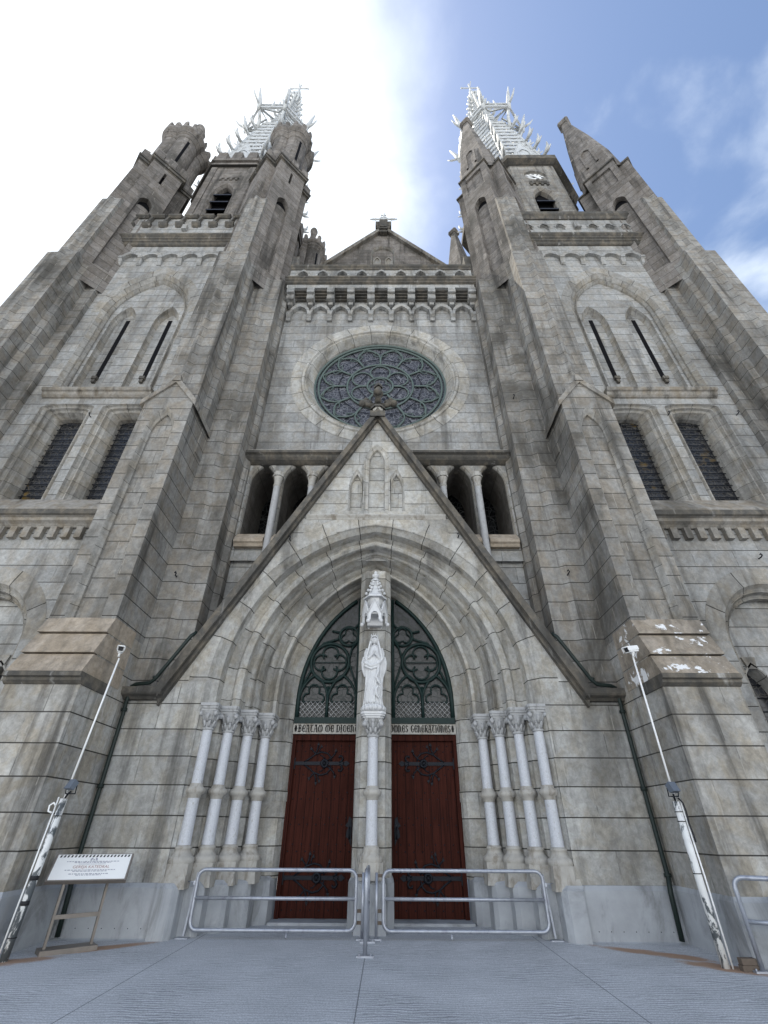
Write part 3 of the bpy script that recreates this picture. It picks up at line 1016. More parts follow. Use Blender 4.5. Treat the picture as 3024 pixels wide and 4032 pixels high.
# raking coping with its level ends
q = MB()
for e in (-1, 1):
    for (a, b, y0, y1) in ((0.05, .25, -.352, 1.0), (-.10, .055, -.22, .6)):
        q.hexa([(e * 4.74, y0, gz(4.74) + a + .02), (0, y0, gz(0) + a), (0, y1, gz(0) + a), (e * 4.74, y1, gz(4.74) + a + .02)],
               [(e * 4.80, y0, gz(4.74) + b + .10), (0, y0, gz(0) + b + .1), (0, y1, gz(0) + b + .1), (e * 4.80, y1, gz(4.74) + b + .10)])
    x0, x1 = sorted((e * 4.66, e * 5.54))
    q.runy([(.5, 3.93), (-.20, 3.93), (-.25, 3.98), (-.34, 4.02), (-.36, 4.06), (-.36, 4.17), (.5, 4.24)], x0, x1)
q.ext([(-.25, -.40), (.25, -.40), (.25, .2), (-.25, .2)], 12.70, 12.95)
q.build('gable_coping', M['sooty'], PORTAL)
# finial
q = MB()
oc = [(.19 * math.cos(R(22.5 + 45 * k)), -.10 + .19 * math.sin(R(22.5 + 45 * k))) for k in range(8)]
oc2 = [(.26 * math.cos(R(22.5 + 45 * k)), -.10 + .26 * math.sin(R(22.5 + 45 * k))) for k in range(8)]
q.ext(oc, 12.93, 13.28)
fin = q.build('finial', M['lime'], PORTAL)
q = MB()
q.ext(oc2, 13.25, 13.34)
q.ext(oc2, 13.34, 13.42, pts2=[(p[0] * .7, -.1 + (p[1] + .1) * .7) for p in oc2])
q.ext([(p[0] * .75, -.1 + (p[1] + .1) * .75) for p in oc], 13.40, 14.45, pts2=[(p[0] * .45, -.1 + (p[1] + .1) * .45) for p in oc])
for a in range(4):
    ca, sa = math.cos(a * PI / 2), math.sin(a * PI / 2)
    q.tube([(ca * .08, -.1 + sa * .08, 13.50), (ca * .28, -.1 + sa * .28, 13.52), (ca * .42, -.1 + sa * .42, 13.62), (ca * .5, -.1 + sa * .5, 13.7)], [.10, .09, .12, .08], 8)
    q.ball((ca * .52, -.1 + sa * .52, 13.62), .15, 10, (1, 1, .85))
    q.ball((ca * .42, -.1 + sa * .42, 13.80), .09, 8)
    q.ball((ca * .30, -.1 + sa * .30, 13.68), .10, 8)
q.ball((0, -.1, 14.12), .18, 12, (1, 1, .9))
q.ball((0, -.1, 14.36), .11, 8)
q.ext([(-.17, -.1), (0, -.27), (.17, -.1), (0, .07)], 14.42, 14.60, pts2=[(-.12, -.1), (0, -.22), (.12, -.1), (0, .02)])
q.build('foliate_cross', M['sooty'], fin)


def ch(hw):
    """apex height of a nested order of the great arch"""
    c = .55 + (3.76 - hw) * .53
    return 4.35 + math.sqrt(hw * hw + 2 * hw * c)


orders = [(PY, 3.80), (-.02, 3.72), (.10, 3.58), (.40, 3.56),
          (.50, 3.46), (.50, 3.36), (.38, 3.28), (.35, 3.20), (.40, 3.12), (.50, 3.10), (.56, 3.14), (.66, 3.12), (.76, 3.08),
          (.80, 3.02), (.90, 2.98), (.80, 2.90), (.98, 2.84), (1.16, 2.80),
          (1.22, 2.74), (1.31, 2.68), (1.22, 2.58), (1.14, 2.50), (1.16, 2.43), (1.26, 2.41), (1.38, 2.45), (1.56, 2.42),
          (1.62, 2.36), (1.72, 2.32), (1.66, 2.20), (1.80, 2.07), (2.02, 2.05)]
q = MB()
groups = ((0, 4, .95, 0), (4, 13, 1.0, .4), (13, 18, .92, .1), (18, 26, .95, .55), (26, 31, .85, .25))
for (i0, i1, la, _o) in groups:
    archloft(q, [(y, hw, 4.35, ch(hw)) for y, hw in orders[max(0, i0 - 1):i1]], 0, 3.86, 16, la=la, lv=.52)
q.build('archivolt', M['vous'], PORTAL)
# ring of flush voussoirs round the great arch
q = MB()
A1, A2 = parc(0, 4.22, 4.35, ch(3.80) + .42, 16), parc(0, 3.80, 4.35, ch(3.80), 16)
q.loft(xz(A1, PY - .006), xz(A2, PY - .006), uvA=runlen(A2, la=.95))
q.build('voussoir_ring', M['vous'], PORTAL)

# splayed jambs, column by column
JAMB = [(3.80, PY), (3.80, -.04), (3.69, .10), (3.67, .38), (3.49, .41), (3.47, .50), (3.31, .62), (3.30, .76), (3.12, .80), (3.10, .88), (2.97, 1.0),
        (2.96, 1.14), (2.78, 1.19), (2.76, 1.27), (2.61, 1.38), (2.60, 1.54), (2.30, 1.57), (2.16, 1.63), (2.09, 1.74), (2.05, 1.86), (2.05, 2.05)]
COLS = [(3.63, .13), (3.28, .48), (2.935, .87), (2.60, 1.22)]
for s in (1, -1):
    q = MB(s)
    q.ext(JAMB, .72, 3.90, closed=False)
    JB = q.build('splayed_jamb', M['portal'], CATH)
    # moulded band at ring height and plinth course
    q = MB(s)
    q.ext([(p[0] - .012, p[1] - .012) for p in JAMB[1:]], 2.12, 2.34, closed=False)
    q.build('band_course', M['portal'], JB)
    q = MB(s)
    ped = []
    base = [(3.84, PY - .05), (3.84, -.20), (3.55, -.20), (3.46, -.10), (3.44, .14), (3.18, .16), (3.10, .24), (3.09, .54), (2.84, .56), (2.76, .64), (2.75, .92), (2.50, .94), (2.42, 1.02), (2.40, 1.38), (2.26, 1.40), (2.14, 1.5), (2.10, 1.75), (2.10, 2.05)]
    q.ext(base, -.05, .70, closed=False)
    q.loft([(p[0], p[1], .70) for p in base], [(p[0] + .05, p[1] + .06, .77) for p in base])
    q.loft([(p[0] + .05, p[1] + .06, .77) for p in base], [(p[0] + .3, p[1] + .35, .775) for p in base])
    q.build('jamb_plinth', M['plinth'], JB)
    for (cx, cy) in COLS:
        q = MB(s)
        q.lathe([(.128, 1.32), (.120, 1.6), (.118, 2.11)], cx, cy, 0, 20)
        q.lathe([(.116, 2.36), (.112, 2.9), (.108, 3.36)], cx, cy, 0, 20)
        co = q.build('column', M['granite'], CATH)
        q = MB(s)
        q.lathe([(.118, 2.10), (.135, 2.12), (.14, 2.16), (.185, 2.19), (.205, 2.235), (.185, 2.28), (.14, 2.31), (.132, 2.345), (.116, 2.36)], cx, cy, 0, 20)
        q.build('shaft_ring', M['lime'], co)
        q = MB(s)
        q.lathe([(.24, 1.05), (.252, 1.09), (.24, 1.14), (.20, 1.165), (.165, 1.21), (.15, 1.26), (.165, 1.275), (.165, 1.30), (.145, 1.315), (.128, 1.33)], cx, cy, 0, 20)
        w_ = .225
        q.ext([(cx - w_, cy + .3), (cx - w_, cy - w_ * .8), (cx - w_ * .6, cy - w_ * 1.05), (cx + w_ * .6, cy - w_ * 1.05), (cx + w_, cy - w_ * .8), (cx + w_, cy + .3)], .80, 1.05)
        q.ext([(cx - w_ - .03, cy + .3), (cx - w_ - .03, cy - w_ * 1.15), (cx + w_ + .03, cy - w_ * 1.15), (cx + w_ + .03, cy + .3)], .68, .86, pts2=[(cx - w_, cy + .3), (cx - w_, cy - w_), (cx + w_, cy - w_), (cx + w_, cy + .3)])
        q.build('column_base', M['lime'], co)
        q = MB(s)
        q.lathe([(.112, 3.36), (.135, 3.37), (.135, 3.395), (.115, 3.41), (.120, 3.50), (.145, 3.60), (.19, 3.70), (.20, 3.74)], cx, cy, 0, 20)
        for j in range(8):
            an = 2 * PI * j / 8 + PI / 8
            q.tube([(cx + math.cos(an) * r_, cy + math.sin(an) * r_, z_) for r_, z_ in ((.118, 3.42), (.132, 3.49), (.165, 3.545), (.175, 3.52))], [.028, .034, .03, .018], 6)
        for j in range(4):
            an = PI / 4 + j * PI / 2
            pth = []
            for i in range(15):
                t_ = i / 14
                rr_ = .055 * (1 - t_ * .8)
                aa = PI * 1.05 - t_ * 3.0 * PI
                pth.append((cx + math.cos(an) * (.235 + rr_ * math.cos(aa)), cy + math.sin(an) * (.235 + rr_ * math.cos(aa)), 3.68 + rr_ * math.sin(aa)))
            q.tube([(cx + math.cos(an) * .12, cy + math.sin(an) * .12, 3.5)] + pth, .026, 6)
            q.ball((cx + math.cos(an) * .235, cy + math.sin(an) * .235, 3.68), .055, 8)
            an2 = j * PI / 2
            q.tube([(cx + math.cos(an2) * r_, cy + math.sin(an2) * r_, z_) for r_, z_ in ((.12, 3.52), (.15, 3.60), (.19, 3.68), (.20, 3.655))], [.03, .04, .04, .02], 6)
        q.build('capital', M['cap'], co)
    # abacus stepping back with the columns
    q = MB(s)
    ab = []
    for (cx, cy) in COLS:
        ab += [(cx + .19, cy - .21), (cx - .15, cy - .21), (cx - .19, cy - .16)]
    ab = [(3.83, -.085)] + ab + [(2.41, 1.42), (2.41, 1.60)]
    bk = [(3.9, .1), (2.5, 1.7)]
    for z0_, z1_, gr in ((3.735, 3.785, -.02), (3.785, 3.835, .005), (3.835, 3.895, .025)):
        q.ext([(p[0] - gr * .7, p[1] - gr) for p in ab] + [(2.6, 1.75), (3.95, .35)], z0_, z1_, bot=True)
    q.build('abacus', M['cap'], JB)

# floor of the porch, doors, lintels
q = MB()
q.box(-2.1, 2.1, 1.42, 2.6, -.05, .045)
q.build('threshold', M['plinth'], CATH)
PIL = [(-.42, 2.1), (-.42, 1.05), (-.40, .95), (-.30, .80), (-.27, .74), (.27, .74), (.30, .80), (.40, .95), (.42, 1.05), (.42, 2.1)]
q = MB()
q.ext(PIL, .70, 7.60, closed=False)
TRU = q.build('trumeau', M['portal'], CATH)
q = MB()
q.ext([(-.46, 2.1), (-.46, .98), (-.33, .70), (-.30, .42), (.30, .42), (.33, .70), (.46, .98), (.46, 2.1)], -.05, .72, pts2=None)
q.ext([(-.46, 2.1), (-.46, .98), (-.33, .70), (-.30, .42), (.30, .42), (.33, .70), (.46, .98), (.46, 2.1)], .72, .80, pts2=[(-.42, 2.1), (-.42, 1.0), (-.30, .75), (-.26, .47), (.26, .47), (.30, .75), (.42, 1.0), (.42, 2.1)])
q.build('pier_plinth', M['plinth'], TRU)
cx, cy = 0, .60
q = MB()
q.lathe([(.124, 1.33), (.118, 1.7), (.116, 2.11)], cx, cy, 0, 20)
q.lathe([(.114, 2.36), (.112, 2.9), (.110, 3.30)], cx, cy, 0, 20)
co = q.build('column', M['granite'], CATH)
q = MB()
q.lathe([(.118, 2.10), (.135, 2.12), (.14, 2.16), (.185, 2.19), (.20, 2.235), (.185, 2.28), (.14, 2.31), (.132, 2.345), (.116, 2.36)], cx, cy, 0, 20)
q.build('shaft_ring', M['lime'], co)
q = MB()
q.lathe([(.225, 1.06), (.232, 1.10), (.225, 1.15), (.19, 1.18), (.165, 1.23), (.165, 1.28), (.14, 1.31), (.124, 1.33)], cx, cy, 0, 20)
q.ext([(-.24, .85), (-.24, .47), (-.15, .38), (.15, .38), (.24, .47), (.24, .85)], .78, 1.06)
q.build('column_base', M['lime'], co)
q = MB()
q.lathe([(.114, 3.30), (.14, 3.31), (.14, 3.345), (.12, 3.36), (.125, 3.45), (.15, 3.55), (.20, 3.64), (.23, 3.68)], cx, cy, 0, 20)
for j in range(8):
    an = 2 * PI * j / 8 + PI / 8
    q.tube([(cx + math.cos(an) * r_, cy + math.sin(an) * r_, z_) for r_, z_ in ((.12, 3.37), (.135, 3.43), (.175, 3.49), (.185, 3.46))], [.03, .038, .034, .02], 6)
for j in range(4):
    an = PI / 4 + j * PI / 2
    for dz, dr in ((0, 0), (-.06, .03), (.05, -.03)):
        q.ball((cx + math.cos(an) * (.24 + dr), cy + math.sin(an) * (.24 + dr), 3.62 + dz), .062, 8)
    q.tube([(cx + math.cos(an) * .12, cy + math.sin(an) * .12, 3.45), (cx + math.cos(an) * .19, cy + math.sin(an) * .19, 3.54), (cx + math.cos(an) * .24, cy + math.sin(an) * .24, 3.62)], [.03, .045, .05], 6)
q.ball((cx, cy - .20, 3.63), .05, 8)
q.tube([(cx, cy - .12, 3.40), (cx, cy - .17, 3.52), (cx, cy - .2, 3.61)], [.025, .04, .03], 6)
q.build('capital', M['cap'], co)
q = MB()
for z0_, z1_, gr in ((3.68, 3.72, -.03), (3.72, 3.76, 0), (3.76, 3.81, .02)):
    k = .27 + gr
    q.ext([(-k, .76), (-k, cy - k + .08), (-k + .08, cy - k), (k - .08, cy - k), (k, cy - k + .08), (k, .76)], z0_, z1_, bot=True)
q.build('abacus', M['marble'], co)

# uncial letters drawn as strokes, in a unit box
LET = {
    'B': [[(.12, 0), (.12, 1)], [(0, 1), (.42, 1), (.58, .86), (.5, .62), (.15, .52)], [(.15, .52), (.52, .48), (.66, .26), (.5, .03), (0, 0)], [(.3, .95), (.3, .05)]],
    'E': [[(.62, .9), (.35, 1), (.12, .8), (.05, .5), (.12, .2), (.35, 0), (.64, .1)], [(.08, .5), (.55, .5)], [(.62, .9), (.56, .5), (.64, .1)], [(.26, .95), (.22, .05)]],
    'A': [[(.05, 0), (.22, .85), (.5, 1)], [(.1, 1), (.55, 1)], [(.5, 1), (.62, 0)], [(.44, .95), (.52, .05)], [(.12, .42), (.56, .42)], [(-.05, 0), (.15, 0)], [(.5, 0), (.72, 0)]],
    'T': [[(0, .95), (.2, 1), (.4, .93), (.64, 1)], [(.3, .95), (.16, .6), (.14, .25), (.32, 0), (.6, .08)], [(.38, .93), (.28, .55), (.28, .2)]],
    'M': [[(.3, 0), (.08, .2), (.04, .6), (.25, .98), (.45, .9), (.47, 0)], [(.47, .88), (.7, .98), (.9, .6), (.86, .2), (.64, 0)], [(.2, .1), (.16, .6), (.3, .9)], [(.74, .1), (.78, .6), (.64, .9)]],
    'D': [[(.05, 0), (.05, 1)], [(0, 1), (.4, 1), (.66, .7), (.66, .3), (.4, 0), (0, 0)], [(.2, .95), (.2, .05)], [(.55, .8), (.56, .2)]],
    'I': [[(.12, 0), (.12, 1)], [(.2, .05), (.2, .95)], [(0, 0), (.3, 0)], [(0, 1), (.3, 1)], [(.04, .5), (.28, .5)]],
    'C': [[(.62, .86), (.38, 1), (.12, .8), (.05, .5), (.12, .2), (.38, 0), (.64, .12)], [(.62, .86), (.6, .12)], [(.26, .92), (.22, .08)]],
    'N': [[(.05, 0), (.1, 1)], [(.0, .8), (.1, 1), (.4, .92), (.58, .65), (.56, .2), (.66, 0)], [(.2, .9), (.18, .05)], [(.45, .8), (.45, .1)], [(-.03, 0), (.25, 0)]],
    'O': [[(.35, 0), (.08, .2), (.04, .6), (.25, 1), (.5, .95), (.68, .6), (.62, .2), (.35, 0)], [(.2, .12), (.2, .88)], [(.5, .12), (.52, .88)]],
    'S': [[(.55, .82), (.32, 1), (.08, .8), (.2, .56), (.48, .42), (.56, .2), (.32, 0), (.05, .16)], [(.25, .9), (.2, .6)], [(.4, .42), (.42, .1)]],
    'G': [[(.62, .86), (.38, 1), (.12, .8), (.05, .5), (.12, .2), (.38, 0), (.62, .12), (.64, .45), (.42, .45)], [(.26, .92), (.22, .08)]],
    'R': [[(.1, 0), (.1, 1)], [(0, 1), (.42, 1), (.6, .82), (.5, .55), (.12, .5)], [(.4, .52), (.66, 0)], [(.24, .95), (.22, .05)], [(.32, .5), (.54, 0)]],
    '+': [[(.3, 0), (.3, 1)], [(0, .5), (.6, .5)], [(.12, .9), (.3, .62), (.48, .9)], [(.12, .1), (.3, .38), (.48, .1)], [(.1, .3), (.2, .5), (.1, .7)], [(.5, .3), (.4, .5), (.5, .7)]],
    ' ': []}


def lettering(text, x0, x1, z0, z1, y):
    mb = MB()
    wid = {'M': .95, 'I': .34, ' ': .32, '+': .66}
    tot = sum(wid.get(c, .70) + .10 for c in text)
    k = (x1 - x0) / tot
    x = x0
    for c in text:
        for st in LET[c]:
            pts = [(x + p[0] * k, z0 + p[1] * (z1 - z0)) for p in st]
            for a, b in zip(pts, pts[1:]):
                dx, dz = b[0] - a[0], b[1] - a[1]
                L = math.hypot(dx, dz) or 1
                w = .0085
                nx_, nz_ = -dz / L * w, dx / L * w
                ex, ez = dx / L * w * .6, dz / L * w * .6
                mb.add([(a[0] + nx_ - ex, y, a[1] + nz_ - ez), (a[0] - nx_ - ex, y, a[1] - nz_ - ez), (b[0] - nx_ + ex, y, b[1] - nz_ + ez), (b[0] + nx_ + ex, y, b[1] + nz_ + ez)], [(0, 1, 2, 3)])
        x += (wid.get(c, .70) + .10) * k
    return mb


DY = 1.90
for s in (-1, 1):
    q = MB(s)
    q.box(.42, 2.06, 1.78, 2.1, 3.56, 3.80)
    li = q.build('lintel', M['lime'], CATH)
    q = lettering('+BEATAM ME DICENT' if s < 0 else 'OMNES GENERATIONES+', -2.03 if s < 0 else .40, -.40 if s < 0 else 2.03, 3.605, 3.765, 1.776)
    q.build('carved_inscription', M['grave'], li)
    # door leaf
    q = MB(s)
    q.box(.44, 2.04, DY + .03, DY + .09, .05, 3.46)
    leaf = q
    q = MB(s)
    nleaf = len(leaf.f)
    row = 0
    z = .18
    while z < 3.38:
        for i in range(8):
            xx = .53 + i * .198 + (.099 if row % 2 else 0)
            if xx < 2.0:
                leaf.ball((xx, DY + .03, z), .016, 6)
        z += .13 if row % 2 == 0 else .37
        row += 1
    door = leaf.build('door', M['wood'], CATH, 'dark red boarded door leaf with black iron strap hinges', M['iron'], nleaf)
    q.box(.40, 2.06, DY - .06, DY + .06, 3.42, 3.56)
    q.box(1.965, 2.06, DY - .05, DY + .06, .05, 3.42)
    q.box(.40, .46, DY - .03, DY + .06, .05, 3.42)
    q.build('door_frame', M['wood'], door)
    for hz_ in (2.92, .72):
        q = MB(s)
        X0, X1 = 2.0, .62
        y = DY + .015
        q.bar((X0, y, hz_), (X1 + .12, y, hz_), .02, .075) if False else q.box(X1 + .12, X0, y - .012, y + .02, hz_ - .038, hz_ + .038)
        q.slab([(X1 - .02, hz_), (X1 + .06, hz_ + .06), (X1 + .14, hz_ + .03), (X1 + .14, hz_ - .03), (X1 + .06, hz_ - .06)], y - .012, y + .02)
        q.box(X0 - .06, X0 + .02, y - .03, y + .02, hz_ - .12, hz_ + .12)
        q.tube(xz(circ(1.22, hz_, .075, 16), y - .012), .03, 6, closed=True)
        q.ball((1.22, y - .015, hz_), .04, 8)
        for e in (-1, 1):
            def Pp(l):
                return [(a_, y, hz_ + e * b_) for a_, b_ in l]
            q.tube(Pp([(1.72, .03), (1.60, .10), (1.46, .20), (1.30, .25), (1.16, .22), (1.08, .14), (1.06, .05)]), .020, 6)
            q.tube(Pp([(1.56, .12), (1.47, .20), (1.42, .30), (1.40, .40)]), .018, 6)
            q.tube(Pp([(1.46, .20), (1.52, .27), (1.56, .31)]), .016, 6)
            q.tube(Pp([(1.36, .24), (1.36, .31), (1.33, .36)]), .016, 6)
            q.tube(Pp([(1.15, .06), (1.05, .13), (.98, .20), (.96, .26)]), .018, 6)
            q.tube(Pp([(1.22, .10), (1.28, .16), (1.34, .18)]), .014, 6)
            for (a_, b_) in ((1.40, .42), (1.57, .32), (1.32, .37), (.955, .28)):
                q.slab([(a_ - .035, hz_ + e * (b_ - .02)), (a_, hz_ + e * (b_ + .05)), (a_ + .035, hz_ + e * (b_ - .02))][::e], y - .014, y + .016)
            q.tube(Pp([(.86, .02), (.80, .05), (.77, .11), (.80, .16), (.86, .16), (.87, .12)]), .024, 6)
        q.build('strap_hinge', M['iron'], door)
    q = MB(s)
    y = DY + .01
    q.slab([(.50, 1.28), (.56, 1.42), (.62, 1.45), (.60, 1.58), (.57, 1.62), (.64, 1.66), (.58, 1.74), (.56, 1.84), (.50, 1.80), (.49, 1.55)], y - .012, y + .02)
    q.tube([(.54, y, 1.40), (.54, y - .06, 1.45), (.54, y - .06, 1.58), (.54, y, 1.64)], .014, 6)
    q.build('door_handle', M['iron'], door)
    # tympanum: tracery and glass
    TY = 1.84

    def clip(pts):
        return [(p[0], TY, p[1]) for p in pts]
    q = MB(s)
    # frame following the opening, split by the pier
    o_ = [p for p in parc(0, 2.02, 4.35, ch(2.05) - .03, 24) if p[0] >= .46]
    q.tube(clip(o_ + [(2.02, 3.9)]), .055, 8)
    q.tube(clip([(.47, 3.9), (.47, 7.2)]), .05, 8)
    q.box(.42, 2.05, TY - .10, TY + .08, 3.80, 3.94)
    q.tube(clip([(1.25, 3.9), (1.25, 4.72)]), .042, 8)
    tz = q.build('tympanum_window', M['green'], CATH)
    q = MB(s)
    for c_ in (.875, 1.625):
        pa = parc(c_, .375, 4.36, 5.02, 10)
        q.tube(clip([(c_ - .375, 3.92)] + pa + [(c_ + .375, 3.92)]), .036, 6)
        tf = []
        for (a0, a1, ccx, ccz, rr_) in ((-60, 100, .155, 4.42, .125), (20, 160, 0, 4.62, .15), (80, 240, -.155, 4.42, .125)):
            tf += [(c_ + ccx + rr_ * math.cos(R(a0 + (a1 - a0) * i / 8)), ccz + rr_ * math.sin(R(a0 + (a1 - a0) * i / 8))) for i in range(9)]
        q.tube(clip([(c_ + .26, 4.3)] + tf + [(c_ - .26, 4.3)]), .022, 6)
        q.tube(clip([(c_ - .36, 4.34), (c_ + .36, 4.34)]), .010, 5)
        q.tube(clip([(c_ - .3, 4.72), (c_ + .3, 4.72)]), .010, 5)
    q.tube(clip(circ(1.25, 5.36, .52, 40)), .042, 8, closed=True)
    for k in range(4):
        an = PI / 2 * k
        q.tube(clip([(1.25 + math.cos(an) * .235 + .215 * math.cos(an + R(-128 + 256 * i / 12)), 5.36 + math.sin(an) * .235 + .215 * math.sin(an + R(-128 + 256 * i / 12))) for i in range(13)]), .026, 6)
    q.tube(clip([(.74, 5.36), (1.76, 5.36)]), .012, 5)
    q.tube(clip(circ(.76, 6.10, .27, 28)), .036, 8, closed=True)
    for k in range(3):
        an = PI / 2 + 2 * PI / 3 * k
        q.tube(clip([(.76 + math.cos(an) * .12 + .115 * math.cos(an + R(-115 + 230 * i / 10)), 6.10 + math.sin(an) * .12 + .115 * math.sin(an + R(-115 + 230 * i / 10))) for i in range(11)]), .018, 6)
    q.tube(clip([(.47, 4.6), (.60, 5.0), (.74, 5.4), (.66, 5.75), (.50, 5.95)]), .03, 6)
    q.tube(clip([(2.0, 4.6), (1.80, 5.05), (1.72, 5.2)]), .03, 6)
    q.tube(clip([(1.62, 5.72), (1.45, 5.9), (1.10, 6.0), (1.02, 6.05)]), .03, 6)
    q.tube(clip([(.47, 6.5), (.62, 6.32)]), .03, 6)
    q.tube(clip([(1.0, 6.2), (1.25, 6.25)]), .03, 6)
    q.build('tracery', M['green'], tz)
    q = MB(s)
    for c_ in (.875, 1.625):
        for i in range(-4, 5):
            for sg in (-1, 1):
                a = (c_ + i * .125 - sg * .19, 3.94)
                b = (c_ + i * .125 + sg * .19, 4.34)

                def cl(p, r_):
                    t0 = 0.0
                    return p
                xa, xb = a[0], b[0]
                lo_, hi_ = c_ - .33, c_ + .33
                ts = [0.0, 1.0]
                d = xb - xa
                t0, t1 = sorted(((lo_ - xa) / d, (hi_ - xa) / d))
                t0, t1 = max(0, t0), min(1, t1)
                if t1 - t0 > .02:
                    q.tube([(xa + d * t0, TY - .01, a[1] + .40 * t0), (xa + d * t1, TY - .01, a[1] + .40 * t1)], .007, 4)
    q.build('lattice_guard', M['cap'], tz)
    q = MB(s)
    ga = [p for p in parc(0, 2.04, 4.35, ch(2.05), 24) if p[0] >= .40]
    q.face([(.40, 3.86)] + ga[::-1][::-1] + [(2.04, 3.86)] if ga[0][0] < ga[-1][0] else [(2.04, 3.86)] + ga + [(.40, 3.86)], TY + .05)
    q.build('glass_pane', M['doorglass'], tz)

# canopy over the statue
q = MB()
cy = .50
hx = [(math.cos(R(90 + 60 * k)), math.sin(R(90 + 60 * k))) for k in range(6)]
hx = [(math.cos(R(60 * k)), math.sin(R(60 * k))) for k in range(6)]


def hexring(r_, z_):
    return [(r_ * a, cy + r_ * b) for a, b in hx]


q.ext(hexring(.20, 0), 6.15, 6.62)
q.ext(hexring(.31, 0), 6.62, 6.66, bot=True)
q.ext(hexring(.31, 0), 6.66, 6.74, pts2=hexring(.22, 0))
q.ext(hexring(.20, 0), 6.74, 7.0, pts2=hexring(.10, 0))
q.ext(hexring(.10, 0), 7.0, 7.16, pts2=hexring(.06, 0))
q.ext(hexring(.12, 0), 7.16, 7.20, bot=True)
q.lathe([(.03, 7.2), (.03, 7.26), (.10, 7.30), (.10, 7.34), (.03, 7.37), (.05, 7.42), (.0, 7.50)], 0, cy, 0, 10)
for z_, r_ in ((6.80, .24), (6.90, .19), (7.02, .14), (7.10, .11)):
    for k in range(6):
        q.ball((hx[k][0] * r_, cy + hx[k][1] * r_, z_), .042, 8)
for k in range(6):
    an = R(30 + 60 * k)
    m = Matrix.Translation((0, cy, 0)) @ Matrix.Rotation(an + PI / 2, 4, 'Z')
    q.use(m)
    # little gable with a pointed opening
    g0 = [(-.165, 5.98), (-.165, 6.16), (0, 6.52), (.165, 6.16), (.165, 5.98), (.10, 5.95)] + [(.10 * math.cos(PI * i / 8), 6.06 + .13 * math.sin(PI * i / 8)) for i in range(9)] + [(-.10, 5.95)]
    q.slab(g0, -.285, -.245)
    q.tube([(-.17, -.29, 6.16), (0, -.29, 6.53), (.17, -.29, 6.16)], .022, 6)
    q.ball((-.165, -.285, 5.93), .055, 8)
    q.X = None
q.ext(hexring(.27, 0), 6.14, 6.18)
q.box(-.2, .2, .6, .80, 5.95, 6.7)
q.build('canopy', M['marble'], CATH)

# ------------------------------------------------------------------ central bay: gallery, rose window, parapet, gable
q = MB()
rc = (0.03, 16.36)
q.face([(-4.30, 12.3), (4.30, 12.3), (4.30, 22.3), (-4.30, 22.3)], 1.0, [circ(rc[0], rc[1], 3.10, 64)])
q.box(-4.30, 4.30, 1.6, 1.9, 18.9 + .6, 24.0)
for e in (-1, 1):
    q.face([(e * 4.30, 4.0), (e * 4.30, 8.82), (e * 1.9, 8.82), (e * 3.2, 6.4)], 1.003)
q.build('central_wall', M['wall'], CATH)
q = MB()
rp = [(.99, 3.55), (.99, 3.14), (.93, 3.10), (.93, 3.02), (1.0, 2.98), (1.02, 2.93), (.98, 2.89), (1.05, 2.84), (1.12, 2.80), (1.30, 2.70), (1.45, 2.66)]
N_ = 64
uu = [i / N_ * 22 for i in range(N_ + 1)]
for (y0_, r0_), (y1_, r1_) in zip(rp, rp[1:]):
    A = xz(circ(rc[0], rc[1], r0_, N_, end=True), y0_ - (0.006 if r0_ > 3.2 else 0))
    B = xz(circ(rc[0], rc[1], r1_, N_, end=True), y1_ - (0.006 if r0_ > 3.2 and r1_ > 3.11 else 0))
    q.loft(A, B, uvA=uu)
q.build('rose_moulding', M['vous'], CATH)
q = MB()
RY = 1.42
for r_, w_ in ((2.66, .06), (2.50, .045)):
    q.tube(xz(circ(rc[0], rc[1], r_, 64), RY), w_, 8, closed=True)
rose = q.build('rose_window', M['rosegreen'], CATH)
q = MB()


def pol(r_, a_):
    return (rc[0] + r_ * math.sin(a_), RY, rc[1] + r_ * math.cos(a_))


q.tube(xz(circ(rc[0], rc[1], .52, 32), RY), .042, 8, closed=True)
q.tube(xz(circ(rc[0], rc[1], 1.34, 48), RY), .042, 8, closed=True)
for k in range(3):
    an = 2 * PI / 3 * k + PI / 2
    c_ = (rc[0] + .22 * math.cos(an), rc[1] + .22 * math.sin(an))
    q.tube(xz(circ(c_[0], c_[1], .24, 14, an - 2.1, an + 2.1, end=True), RY), .022, 6)
for k in range(6):
    a_ = 2 * PI / 6 * k
    path = [pol(.54, a_ - .52), pol(.66, a_ - .50), pol(.84, a_ - .50), pol(1.02, a_ - .41), pol(1.16, a_ - .28), pol(1.24, a_ - .12), pol(1.26, a_), pol(1.24, a_ + .12), pol(1.16, a_ + .28), pol(1.02, a_ + .41), pol(.84, a_ + .50), pol(.66, a_ + .50), pol(.54, a_ + .52)]
    q.tube(path, .034, 6)
for k in range(12):
    a_ = 2 * PI / 12 * (k + .5)
    h = PI / 12
    path = [pol(1.36, a_ - h), pol(1.55, a_ - h * .98), pol(1.80, a_ - h * .98), pol(2.02, a_ - h * .88), pol(2.22, a_ - h * .60), pol(2.38, a_ - h * .22), pol(2.46, a_)]
    path2 = [pol(1.36, a_ + h), pol(1.55, a_ + h * .98), pol(1.80, a_ + h * .98), pol(2.02, a_ + h * .88), pol(2.22, a_ + h * .60), pol(2.38, a_ + h * .22), pol(2.46, a_)]
    q.tube(path, .036, 6)
    q.tube(path2, .036, 6)
    # trefoil cusps
    for e in (-1, 1):
        q.tube([pol(1.88, a_ + e * h * .90), pol(1.98, a_ + e * h * .55), pol(2.06, a_ + e * h * .42), pol(2.12, a_ + e * h * .62), pol(2.20, a_ + e * h * .55), pol(2.30, a_ + e * h * .30), pol(2.36, a_)], .020, 5)
q.build('tracery', M['rosegreen'], rose)
